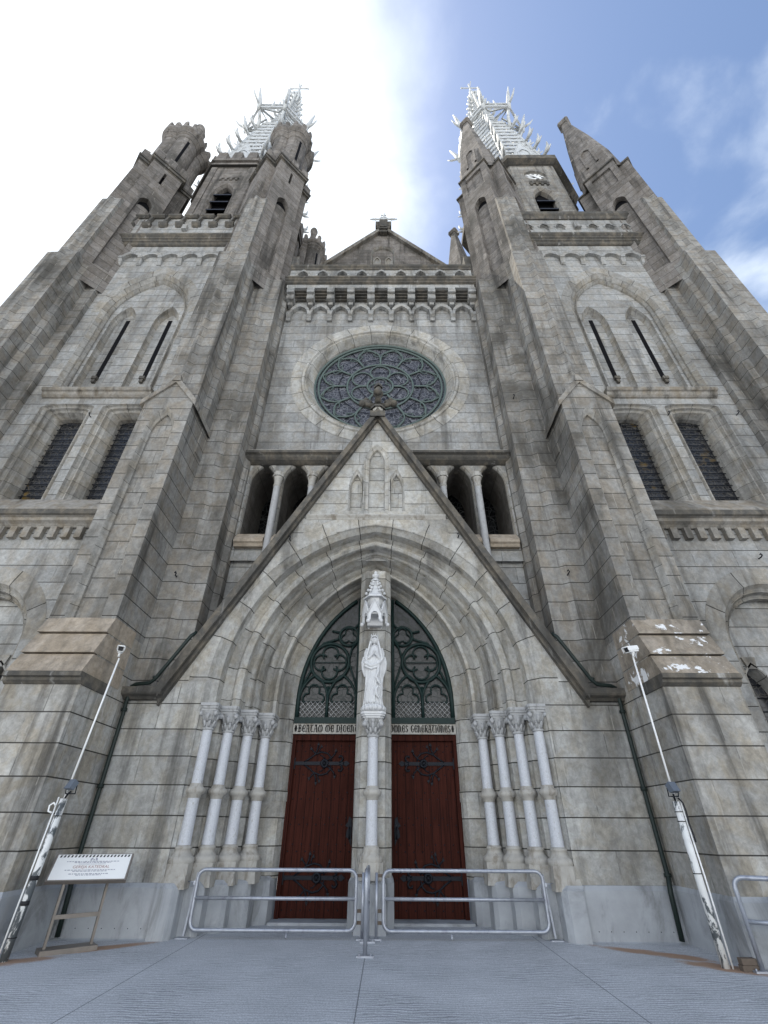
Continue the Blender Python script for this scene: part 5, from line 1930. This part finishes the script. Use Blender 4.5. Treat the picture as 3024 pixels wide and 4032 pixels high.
    for k in range(8):
        q.use(Matrix.Translation((cx, cy, 0)) @ Matrix.Rotation(R(45 * k), 4, 'Z'))
        if k % 2 == 0:
            ho = popen(0, .30, 39.8, 41.0, 41.6, 6)
            q.slab([(-.78, 39.1), (.78, 39.1), (.74, 40.6), (0, 43.3), (-.74, 40.6)], -3.45, -3.35)
            q.loft(xz(popen(0, .46, 39.8, 41.0, 41.85, 6), -3.47), xz(popen(0, .36, 39.8, 41.0, 41.7, 6), -3.50))
            q.hexa([(-.78, -3.45, 40.5), (0, -3.45, 43.3), (0, -2.7, 43.3), (-.78, -2.9, 40.5)], [(-.84, -3.5, 40.6), (0, -3.5, 43.45), (0, -2.7, 43.45), (-.84, -2.9, 40.6)])
            q.hexa([(.78, -3.45, 40.5), (0, -3.45, 43.3), (0, -2.7, 43.3), (.78, -2.9, 40.5)], [(.84, -3.5, 40.6), (0, -3.5, 43.45), (0, -2.7, 43.45), (.84, -2.9, 40.6)])
    q.X = None
    q.build('lucarne', M['spire'], sp)
    # cross and scrolls at the tip
    q = MB(s)
    q.tube([(cx, cy, 70), (cx, cy, 74.6)], [.14, .06], 8)
    q.lathe([(.34, 70.2), (.40, 70.5), (.22, 70.9), (.12, 71.3)], cx, cy, 0, 10)
    q.tube([(cx - .95, cy, 73.3), (cx + .95, cy, 73.3)], .065, 6)
    for (dx_, dz_) in ((-.98, 73.3), (.98, 73.3), (0, 74.7)):
        q.ball((cx + dx_, cy, dz_), .12, 8)
    q.tube([(cx, cy - .6, 73.3), (cx, cy + .6, 73.3)], .05, 6)
    for k in range(4):
        a = PI / 2 * k + PI / 4
        for zb, rr_ in ((67.2, .55), (69.4, .42)):
            q.tube([(cx + math.cos(a) * (rad(zb) + rr_ * .9 * math.sin(PI * i_ / 10)), cy + math.sin(a) * (rad(zb) + rr_ * .9 * math.sin(PI * i_ / 10)), zb + 1.7 * i_ / 10) for i_ in range(11)], .11, 6)
    q.build('iron_cross', M['spire'], sp)


for s in (1, -1):
    belfry(s)
    spire(s)

# ------------------------------------------------------------------ downpipes, hooks and weep holes on the walls
for s in (1, -1):
    q = MB(s)
    q.tube([(4.22, -.30, 5.42), (4.30, -.36, 5.32), (4.86, -.36, 4.34), (4.97, -.34, 4.25), (5.28, -.30, 4.23), (5.40, -.24, 4.20), (5.43, -.20, 4.10), (5.42, -.22, 3.98), (5.445, -.19, 3.86), (5.445, -.17, 3.7),
            (5.445, -.17, .95), (5.43, -.20, .88), (5.39, -.25, .80), (5.37, -.26, .70), (5.36, -.22, .05)], .043, 10)
    dp = q.build('downpipe', M['pipe'], CATH)
    q = MB(s)
    for z in (3.72, 2.28, .93):
        q.lathe([(.043, -.03), (.062, -.03), (.062, .03), (.043, .03)], 5.445, -.17, z, 12)
    q.tube([(4.84, -.30, 4.40), (4.90, -.40, 4.36)], .03, 6)
    q.build('pipe_collar', M['pipe'], dp)
q = MB()
for s in (1, -1):
    for i in range(7):
        q.ball((s * (4.00 + i * .215) if s > 0 else -(3.98 + i * .23), -.147, .155), .016, 8, (1, .25, 1))
    for i in range(4):
        q.ball((s * 5.505, -.45 - i * .34, .155), .016, 8, (.25, 1, 1))
q.build('weep_hole', M['dark'], CATH)
for (x, y, z) in ((5.04, -.07, 7.08), (-5.2, -.07, 7.0), (9.95, .14, 13.29), (-9.9, .14, 13.2), (12.3, .13, 13.3), (2.27, PY, 8.2), (-2.35, PY, 8.1), (1.05, PY, 10.9), (-1.05, PY, 10.9), (4.74, .02, 14.0), (10.3, -.03, 7.6)):
    q = MB()
    q.tube([(x, y + .02, z), (x, y - .10, z), (x + .02, y - .13, z + .04), (x, y - .13, z + .09), (x - .03, y - .12, z + .05)], .016, 6)
    q.build('iron_hook', M['iron'], CATH)
# cement plinth of the porch walls
for s in (1, -1):
    q = MB(s)
    q.ext([(3.72, .3), (3.72, -.15), (5.52, -.15), (5.52, .3)], -.2, .71, top=False)
    q.ext([(3.72, .3), (3.72, -.15), (5.52, -.15), (5.52, .3)], .71, .775, pts2=[(3.76, .3), (3.76, -.10), (5.52, -.10), (5.52, .3)])
    q.runy([(-.14, 0), (-.20, 0.002), (-.14, .03)], 3.75, 5.5)
    q.build('plinth', M['plinth'], CATH)

# ------------------------------------------------------------------ statue on the central column
def statue():
    S0 = Vector((0, .50, 3.81))
    st = thing('statue', 'white stone statue of a crowned veiled woman with praying hands above the central column', 'statue', S0)
    q = MB()
    # foliate foot
    q.lathe([(.20, 0), (.25, .02), (.27, .07), (.25, .13), (.22, .155), (.20, .16)], 0, 0, 0, 24)
    for k in range(14):
        a = 2 * PI * k / 14
        q.ball((.245 * math.cos(a), .245 * math.sin(a), .075), .058, 8, (1, 1, 1.1))
        q.ball((.225 * math.cos(a + .22), .225 * math.sin(a + .22), .13), .03, 6)
    q.build('pedestal', M['marble'], st)
    q = MB()
    # robe and mantle: rings of an oval section with folds running down to one side
    ZB = .15
    sec = [  # z, half width, half depth, x shift, y shift, fold depth
        (0.00, .205, .150, -.01, 0, .030), (.03, .215, .155, -.012, 0, .034), (.12, .205, .145, -.012, -.005, .034), (.25, .200, .142, -.008, -.01, .032),
        (.40, .203, .142, 0, -.015, .030), (.55, .208, .145, .004, -.02, .027), (.68, .210, .148, .004, -.02, .022), (.78, .212, .150, .004, -.02, .018),
        (.86, .225, .150, .002, -.018, .016), (.93, .245, .150, 0, -.015, .014), (1.00, .258, .148, 0, -.012, .012), (1.08, .250, .142, 0, -.008, .010),
        (1.18, .232, .132, 0, 0, .008), (1.27, .215, .120, 0, .005, .006), (1.34, .188, .105, 0, .01, .004), (1.39, .130, .09, 0, .012, .002), (1.42, .070, .06, 0, .012, 0)]
    n = 72
    vs, fs = [], []
    for (z, a_, b_, dx, dy, fd) in sec:
        for i in range(n):
            t = 2 * PI * i / n
            front = max(0, -math.sin(t))
            ph = 1.9 * z
            w = math.sin(11 * t + ph * 6.0 * (0.4 + .6 * math.cos(t))) + .55 * math.sin(19 * t - ph * 4) + .35 * math.sin(5 * t + 3 * z)
            # deep folds show as ridges
            k = 1 + fd / .2 * (abs(w) ** .8 * (1 if w > 0 else -1)) * .62
            vs.append((dx + a_ * math.cos(t) * k, dy + b_ * math.sin(t) * k, ZB + z))
    m = len(sec)
    for j in range(m - 1):
        for i in range(n):
            fs.append((j * n + i, j * n + (i + 1) % n, (j + 1) * n + (i + 1) % n, (j + 1) * n + i))
    fs.append(tuple(range(n))[::-1])
    fs.append(tuple((m - 1) * n + i for i in range(n)))
    q.add(vs, fs, None, True)

    def P(x, y, z):
        return (x, y, z + ZB)
    # swag of the mantle across the hips, and its hanging end
    q.tube([P(-.24, -.03, 1.05), P(-.20, -.13, .95), P(-.08, -.185, .875), P(.06, -.185, .90), P(.15, -.16, .98), P(.20, -.10, 1.06)], [.045, .045, .042, .04, .042, .03], 10)
    q.tube([P(-.25, -.02, .98), P(-.20, -.13, .87), P(-.06, -.19, .80), P(.08, -.18, .86), P(.16, -.14, .94)], [.03, .03, .028, .03, .025], 8)
    for i in range(6):                      # diagonal drapery ridges from the right hip
        t = i / 5
        q.tube([P(x_, -.012 - .150 * math.sqrt(max(.05, 1 - (x_ / .215) ** 2)), z_) for x_, z_ in ((.14 - .03 * i, .93 - .01 * i), (.08 - .042 * i, .66 - .03 * i), (.03 - .042 * i, .36), (.02 - .036 * i, .05))], [.016, .022, .024, .022], 6)
    q.tube([P(.12, -.16, .95), P(.10, -.20, .72), P(.06, -.205, .60), P(.12, -.20, .50), P(.16, -.18, .44)], [.02, .035, .03, .035, .02], 8)
    q.tube([P(.10, -.19, .40), P(.05, -.20, .32), P(.07, -.20, .22), P(.13, -.18, .14)], [.03, .04, .035, .025], 8)
    for x_ in (-.07, .06):
        q.ball(P(x_, -.165, .025), .045, 8, (.8, 1.5, .7))
    # cloak hanging from the forearms
    for e in (-1, 1):
        q.tube([P(e * .235, -.02, 1.12), P(e * .262, -.03, .98), P(e * .255, -.02, .82), P(e * .215, -.01, .66)], [.05, .06, .05, .025], 8)
        q.tube([P(e * .10, -.09, 1.50), P(e * .125, -.115, 1.36), P(e * .165, -.13, 1.20), P(e * .20, -.13, 1.05), P(e * .15, -.165, .95)], [.022, .026, .03, .032, .025], 8)
    # upper arms and forearms
    for e in (-1, 1):
        q.tube([P(e * .165, .0, 1.33), P(e * .205, -.03, 1.20), P(e * .205, -.075, 1.07), P(e * .13, -.15, 1.07), P(e * .045, -.195, 1.15)], [.055, .055, .050, .040, .026], 10)
        # hand: palm, four fingers of unequal length, thumb on the near side
        q.tube([P(e * .040, -.198, 1.145), P(e * .018, -.205, 1.19), P(e * .013, -.208, 1.225)], [.022, .024, .020], 8)
        for j, (dy, L) in enumerate(((-.020, .072), (-.007, .084), (.006, .080), (.018, .064))):
            q.tube([P(e * .012, -.206 + dy, 1.215), P(e * .0085, -.207 + dy * .9, 1.215 + L * .6), P(e * .007, -.207 + dy * .8, 1.215 + L)], [.0085, .0080, .0055], 6)
        q.tube([P(e * .022, -.222, 1.175), P(e * .014, -.236, 1.205), P(e * .009, -.236, 1.232)], [.010, .009, .006], 6)
    # neck, head, face
    q.tube([P(0, .012, 1.38), P(.0, .0, 1.47)], [.048, .044], 12)
    q.ball(P(0, -.012, 1.545), .078, 20, (.86, 1.0, 1.22))
    q.ball(P(0, -.052, 1.495), .038, 12, (1.0, .8, .9))         # chin
    q.tube([P(0, -.080, 1.572), P(0, -.098, 1.545), P(0, -.100, 1.532)], [.008, .012, .014], 8)
    q.ball(P(0, -.086, 1.512), .014, 8, (1.5, .7, .45))         # lips
    q.ball(P(0, -.085, 1.503), .012, 8, (1.3, .7, .5))
    for e in (-1, 1):
        q.ball(P(e * .027, -.078, 1.562), .013, 8, (1.2, .6, .7))     # lidded eyes
        q.tube([P(e * .044, -.070, 1.578), P(e * .028, -.084, 1.583), P(e * .012, -.084, 1.576)], .006, 6)
        q.tube([P(e * .06, -.045, 1.60), P(e * .072, -.03, 1.50), P(e * .07, -.04, 1.40), P(e * .06, -.07, 1.30)], [.018, .018, .014, .008], 8)   # hair
    o = q.build('figure', M['marble'], st)
    md = o.modifiers.new('remesh', 'REMESH')
    md.mode = 'VOXEL'
    md.voxel_size = .0065
    md.use_smooth_shade = True
    # veil
    q = MB()
    vsec = [(1.665, .02, .02, .01), (1.655, .055, .06, .008), (1.62, .088, .088, .006), (1.56, .100, .096, .006), (1.48, .106, .095, .012), (1.40, .122, .092, .018), (1.32, .16, .10, .022), (1.22, .21, .11, .02), (1.10, .245, .125, .01), (.98, .265, .13, .0)]
    ns = 28
    vs, fs = [], []
    for (z, a_, b_, dy) in vsec:
        op = 0.0 if z > 1.63 else min(1.15, (1.63 - z) * 8 + .42) if z > 1.3 else 1.2
        for i in range(ns + 1):
            t = -PI / 2 + op + (2 * PI - 2 * op) * i / ns
            k = 1 + .035 * math.sin(9 * t + z * 7)
            vs.append((a_ * math.cos(t) * k, dy + b_ * math.sin(t) * k, z + ZB))
    for j in range(len(vsec) - 1):
        for i in range(ns):
            fs.append((j * (ns + 1) + i, j * (ns + 1) + i + 1, (j + 1) * (ns + 1) + i + 1, (j + 1) * (ns + 1) + i))
    q.add(vs, fs, None, True)
    o = q.build('veil', M['marble'], st)
    md = o.modifiers.new('thick', 'SOLIDIFY')
    md.thickness = .014
    q = MB()
    zc = 1.63 + ZB
    q.lathe([(.080, zc), (.088, zc + .002), (.090, zc + .035), (.082, zc + .036), (.080, zc)], 0, .006, 0, 24)
    for k in range(10):
        a = 2 * PI * k / 10
        q.tube([(.086 * math.cos(a), .006 + .086 * math.sin(a), zc + .03), (.090 * math.cos(a), .006 + .090 * math.sin(a), zc + .06)], [.012, .006], 6)
        q.ball((.092 * math.cos(a), .006 + .092 * math.sin(a), zc + .066), .013 if k % 2 else .010, 6)
    q.build('crown', M['marble'], st)


statue()


# ------------------------------------------------------------------ tubular gates in front of the doors
def rrect(x0, x1, z0, z1, r_, y=0.0, n=6):
    pts = []
    for (cx, cz, a0) in ((x1 - r_, z1 - r_, 0), (x0 + r_, z1 - r_, 90), (x0 + r_, z0 + r_, 180), (x1 - r_, z0 + r_, 270)):
        for i in range(n + 1):
            a = R(a0 + 90 * i / n)
            pts.append((cx + r_ * math.cos(a), y, cz + r_ * math.sin(a)))
    return pts


GATE_Y = .02


def gate(s):
    lab = 'grey tubular steel gate before the red door under the inscription %s' % ('BEATAM ME DICENT' if s < 0 else 'OMNES GENERATIONES')
    t = thing('barrier_gate', lab, 'gate', (s * 1.72, GATE_Y, 0), 'steel barrier gates before the doors')

    def q_():
        return MB(s)
    off = 1.72
    q = q_()
    q.tube(rrect(.25 - off, 3.20 - off, .12, .965, .13), .031, 10, closed=True)
    q.build('frame', M['steel'], t)
    q = q_()
    q.tube([(.25 - off, 0, .555), (3.20 - off, 0, .555)], .029, 10)
    q.build('middle_rail', M['steel'], t)
    q = q_()
    x = .125 - off
    q.tube([(x, .03, .02), (x, .03, .93)], .027, 10)
    q.box(x - .12, x + .10, -.05, .11, 0, .022)
    q.build('hinge_post', M['steel'], t)
    q = q_()
    for z in (.20, .36, .86):
        q.box(x, .25 - off, .02, .045, z, z + .05)
    q.build('hinge', M['rust'], t)
    q = q_()
    x = 3.29 - off
    q.bar((x, .07, .03), (x - .07, .04, .92), .035, .05)
    q.box(x - .10, x + .12, -.02, .12, 0, .015)
    q.build('latch_post', M['steel'], t)
    q = q_()
    q.box(3.2 - off, 3.26 - off, -.015, .03, .74, .80)
    q.tube([(3.24 - off, 0, .78), (3.38 - off, .02, .79)], .008, 6)
    q.build('latch', M['steel'], t)
    q = q_()
    q.tube([(1.45 - off, 0, .09), (1.46 - off, -.01, .05), (1.45 - off, -.03, .02)], .018, 6)
    q.build('drop_bolt', M['steel'], t)


gate(-1)
gate(1)


def hoop(x0, y0, x1, y1, lab, pts=None):
    t = thing('hoop_railing', lab, 'railing', (x0, y0, 0), 'steel hoop railings')
    d = Vector((x1 - x0, y1 - y0, 0))
    L = d.length
    d.normalize()
    ns = [Vector((0, 0, 0.0)), Vector((0, 0, .86))]
    r_ = .13
    path = [Vector((0, 0, .01)), Vector((0, 0, .93 - .0))]
    arc1 = [d * (r_ - r_ * math.cos(R(90 * i / 6))) + Vector((0, 0, .90 + r_ * math.sin(R(90 * i / 6)))) for i in range(7)]
    arc2 = [d * (L - r_ + r_ * math.sin(R(90 * i / 6))) + Vector((0, 0, .90 + r_ * math.cos(R(90 * i / 6)))) for i in range(7)]
    q = MB()
    q.tube([Vector((0, 0, .01))] + arc1 + arc2 + [d * L + Vector((0, 0, .01))], .033, 10)
    q.build('hoop', M['steel'], t)
    q = MB()
    q.tube([Vector((0, 0, .53)), d * L + Vector((0, 0, .53))], .029, 10)
    q.build('middle_rail', M['steel'], t)
    for p in (Vector((0, 0, 0)), d * L):
        q = MB()
        q.box(p.x - .13, p.x + .13, p.y - .06, p.y + .06, 0, .022)
        for e in (-1, 1):
            q.lathe([(.014, .02), (.014, .04)], p.x + e * .09, p.y, 0, 6)
        q.build('foot_plate', M['steel'], t)


hoop(-.02, -1.26, -.02, -.18, 'grey steel hoop railing standing end-on between the two gates')
hoop(5.50, -2.02, 6.02, -2.34, 'grey steel hoop railing in front of the sage green metal box')
hoop(-5.86, -1.98, -6.5, -2.2, 'grey steel hoop railing behind the pole with black tape bands, cut by the frame')


# ------------------------------------------------------------------ camera poles
def cam_pole(s):
    x0, y0 = (5.13, -1.78) if s > 0 else (-5.24, -1.70)
    lab = 'peeling white pole topped by a camera, %s' % ('black cable hanging from its floodlight' if s > 0 else 'black tape bands and a white cable loop')
    t = thing('camera_pole', lab, 'camera pole', (x0, y0, 0), 'peeling camera poles at the buttress corners')
    lean = .005 if s > 0 else .035
    q = MB()
    q.tube([(0, 0, 0), (lean, 0, 1.0), (lean * 2, 0, 2.0)], .056, 14)
    q.build('post', M['pole'], t)
    for z in (.25, .95, 1.75) if s < 0 else (1.05, 1.72, 1.85):
        q = MB()
        q.lathe([(.057, 0), (.062, 0), (.062, .012), (.057, .012)], lean * z, 0, z, 12)
        q.build('strap', M['black'], t)
    if s < 0:
        for z in (.62, .92):
            q = MB()
            q.lathe([(.057, 0), (.061, 0), (.061, .055), (.057, .055)], lean * z, 0, z, 12)
            q.build('tape_band', M['black'], t)
    q = MB()
    sx = .075 if s > 0 else -.07
    q.tube([(sx, -.045, 0), (sx + lean, -.045, 1.0), (sx + lean * 2 - .01, -.03, 2.02)], .012, 8)
    q.build('conduit', M['white'], t)
    q = MB()
    q.tube([(lean * 2, 0, 1.98), (lean * 2 + .03, 0, 4.42)] if s > 0 else [(lean * 2, 0, 1.98), (.19, .02, 4.38)], .017, 8)
    q.build('mast', M['white'], t)
    if s < 0:
        q = MB()
        q.tube([(-.03, -.05, 1.80), (-.09, -.06, 1.82), (-.10, -.06, 1.90), (-.05, -.05, 1.94), (-.01, -.05, 1.90)], .014, 8)
        q.build('cable_loop', M['white'], t)
    else:
        q = MB()
        q.tube([(.05, -.03, 2.05), (.09, -.06, 1.98), (.10, -.06, 1.85), (.085, -.06, 1.7), (.10, -.06, 1.55), (.095, -.07, 1.45)], .014, 6)
        q.build('cable', M['black'], t)
    # floodlight
    q = MB()
    hx = .10 if s < 0 else -.03
    m = Matrix.Translation((lean * 2 + hx, -.08, 2.19)) @ Matrix.Rotation(R(-30) if s < 0 else R(25), 4, 'Z') @ Matrix.Rotation(R(-25), 4, 'X')
    q.use(m)
    q.hexa([(-.085, -.05, -.075), (.085, -.05, -.075), (.085, .04, -.06), (-.085, .04, -.06)], [(-.085, -.05, .075), (.085, -.05, .075), (.085, .04, .06), (-.085, .04, .06)])
    q.X = None
    f = q.build('floodlight', M['zinc'], t)
    q = MB()
    q.tube([(lean * 2, 0, 2.0), (lean * 2 + hx * .5, -.02, 2.07), (lean * 2 + hx, -.05, 2.10)], .016, 6)
    q.tube([(lean * 2 + hx - .09, -.08, 2.19), (lean * 2 + hx - .08, -.04, 2.07), (lean * 2 + hx + .08, -.04, 2.07), (lean * 2 + hx + .09, -.08, 2.19)], .010, 6)
    q.build('bracket', M['iron'], f)
    # camera housing with a sun shield, looking down towards the doors
    zt = 4.44
    xt = lean * 2 + .03 if s > 0 else .19
    ang = R(62) if s > 0 else R(-20)
    m = Matrix.Translation((xt, -.02, zt + .11)) @ Matrix.Rotation(-ang if s > 0 else -ang * 0 + R(28), 4, 'Z') @ Matrix.Rotation(R(12), 4, 'X')
    q = MB()
    q.use(m)
    q.box(-.055, .055, -.15, .14, -.05, .05)
    q.X = None
    c = q.build('camera_housing', M['white'], t)
    q = MB()
    q.use(m)
    q.hexa([(-.066, -.19, .046), (.066, -.19, .046), (.066, .15, .046), (-.066, .15, .046)], [(-.06, -.19, .064), (.06, -.19, .064), (.06, .15, .064), (-.06, .15, .064)])
    for e in (-1, 1):
        q.box(e * .066 - .004, e * .066 + .004, -.19, .15, -.02, .05)
    q.X = None
    q.build('sun_shield', M['white'], c)
    q = MB()
    q.use(m)
    q.box(-.045, .045, -.156, -.149, -.04, .04)
    q.X = None
    q.build('lens_window', M['black'], c)
    q = MB()
    q.tube([(xt, -.02, zt - .04), (xt, -.02, zt + .07)], .02, 8)
    q.box(xt - .03, xt + .03, -.05, .02, zt + .03, zt + .065)
    q.build('mount', M['white'], c)


cam_pole(1)
cam_pole(-1)


# ------------------------------------------------------------------ information board
def board():
    bx, by = -4.72, -1.02
    t = thing('information_board', 'brown metal stand holding a tilted white panel headed GEREJA KATEDRAL', 'information board', (bx, by, 0))
    A = R(40)
    m = Matrix.Rotation(A, 4, 'Z')
    q = MB()
    q.use(m)
    q.box(-.40, .40, -.17, .17, 0, .06)
    q.build('base', M['brown'], t)
    for e in (-1, 1):
        q = MB()
        q.use(m)
        q.box(e * .33 - .018, e * .33 + .018, -.025, .025, .06, .90)
        q.build('leg', M['brown'], t)
    q = MB()
    q.use(m)
    q.box(-.312, .312, -.018, .018, .40, .455)
    q.build('cross_bar', M['brown'], t)
    m2 = Matrix.Translation((.02, -.02, 1.03)) @ Matrix.Rotation(R(19), 4, 'Z') @ Matrix.Rotation(R(-40), 4, 'X')
    W, H = .60, .225
    q = MB()
    q.use(m2)
    q.box(-W, W, -.035, .035, -H, H)
    tr = q.build('tray', M['brown'], t)
    q = MB()
    q.use(m2)
    q.box(-W + .03, W - .03, -.041, -.034, -H + .02, H - .015)
    pn = q.build('panel', M['white'], t)
    q = MB()
    q.use(m2)
    for i in range(20):
        x = -W + .075 + i * (2 * W - .15) / 19
        q.add([(x - .016, -.0425, H - .065), (x + .012, -.0425, H - .065), (x + .024, -.0425, H - .035), (x - .004, -.0425, H - .035)], [(0, 1, 2, 3)])
        q.add([(x - .012, -.0427, H - .035), (x + .026, -.0427, H - .030), (x + .022, -.0427, H - .022), (x - .004, -.0427, H - .026)], [(0, 1, 2, 3)])
    q.build('spiral_binding', M['black'], pn)

    def text(body, z, size, mat, name):
        cu = bpy.data.curves.new(name, 'FONT')
        cu.body = body
        cu.size = size
        cu.align_x = 'CENTER'
        cu.align_y = 'CENTER'
        ob = bpy.data.objects.new(name, cu)
        COL.objects.link(ob)
        dg = bpy.context.evaluated_depsgraph_get()
        me = bpy.data.meshes.new_from_object(ob.evaluated_get(dg))
        bpy.data.objects.remove(ob)
        bpy.data.curves.remove(cu)
        me.transform(m2 @ Matrix.Translation((0, -.0428, z)) @ Matrix.Rotation(R(90), 4, 'X'))
        me.materials.clear()
        me.materials.append(mat)
        o2 = bpy.data.objects.new(name, me)
        COL.objects.link(o2)
        o2.parent = pn
    text('GEREJA KATEDRAL', -.005, .066, M['red'], 'title_lettering')
    text('BANGUNAN CAGAR BUDAYA', .043, .030, M['ink'], 'heading_lettering')
    # lines too small to read in the photograph
    q = MB()
    q.use(m2)
    rnd = random.Random(3)
    for z, w, h in ((.088, .40, .007), (.070, .28, .007), (-.055, .38, .007), (-.075, .26, .007), (-.118, .30, .008), (-.138, .19, .007)):
        x = -w
        while x < w:
            L = rnd.uniform(.012, .05)
            q.add([(x, -.0426, z - h), (min(w, x + L), -.0426, z - h), (min(w, x + L), -.0426, z + h), (x, -.0426, z + h)], [(0, 1, 2, 3)])
            x += L + .012
    # small crest
    q.add([(-.045, -.0426, .150), (-.06, -.0426, .105), (-.03, -.0426, .100), (-.015, -.0426, .150)], [(0, 1, 2, 3)])
    q.add([(.045, -.0426, .150), (.06, -.0426, .105), (.03, -.0426, .100), (.015, -.0426, .150)], [(0, 1, 2, 3)])
    q.add([(-.02, -.0427, .105), (.02, -.0427, .105), (.0, -.0427, .135)], [(0, 1, 2)])
    q.build('fine_print', M['ink'], pn)


board()

# ------------------------------------------------------------------ boxed corner beyond the right railing
t = thing('utility_cabinet', 'sage green louvred metal box on the ground behind a hoop railing', 'utility box', (6.30, -2.20, 0))
q = MB()
q.box(-.22, .9, 0, .30, .06, .74)
q.build('body', M['gpanel'], t)
q = MB()
q.box(-.26, .94, -.04, .325, .74, .80)
q.build('lid', M['plinth'], t)
q = MB()
for i in range(4):
    q.box(-.16 + i * .27, .03 + i * .27, -.012, .01, .14, .68)
q.build('door_panel', M['gpanel'], t)
q = MB()
q.box(-.26, .94, -.03, .325, 0, .06)
q.build('base', M['rust'], t)
t = thing('brick_block', 'dirty dark brick on the ground between the peeling pole and the hoop railing', 'brick', (5.36, -1.95, 0))
q = MB()
q.box(-.11, .12, -.05, .05, 0, .066)
q.build('lower_course', M['rust'], t)
q = MB()
q.box(-.10, .11, -.055, .045, .070, .138)
q.build('upper_course', M['rust'], t)
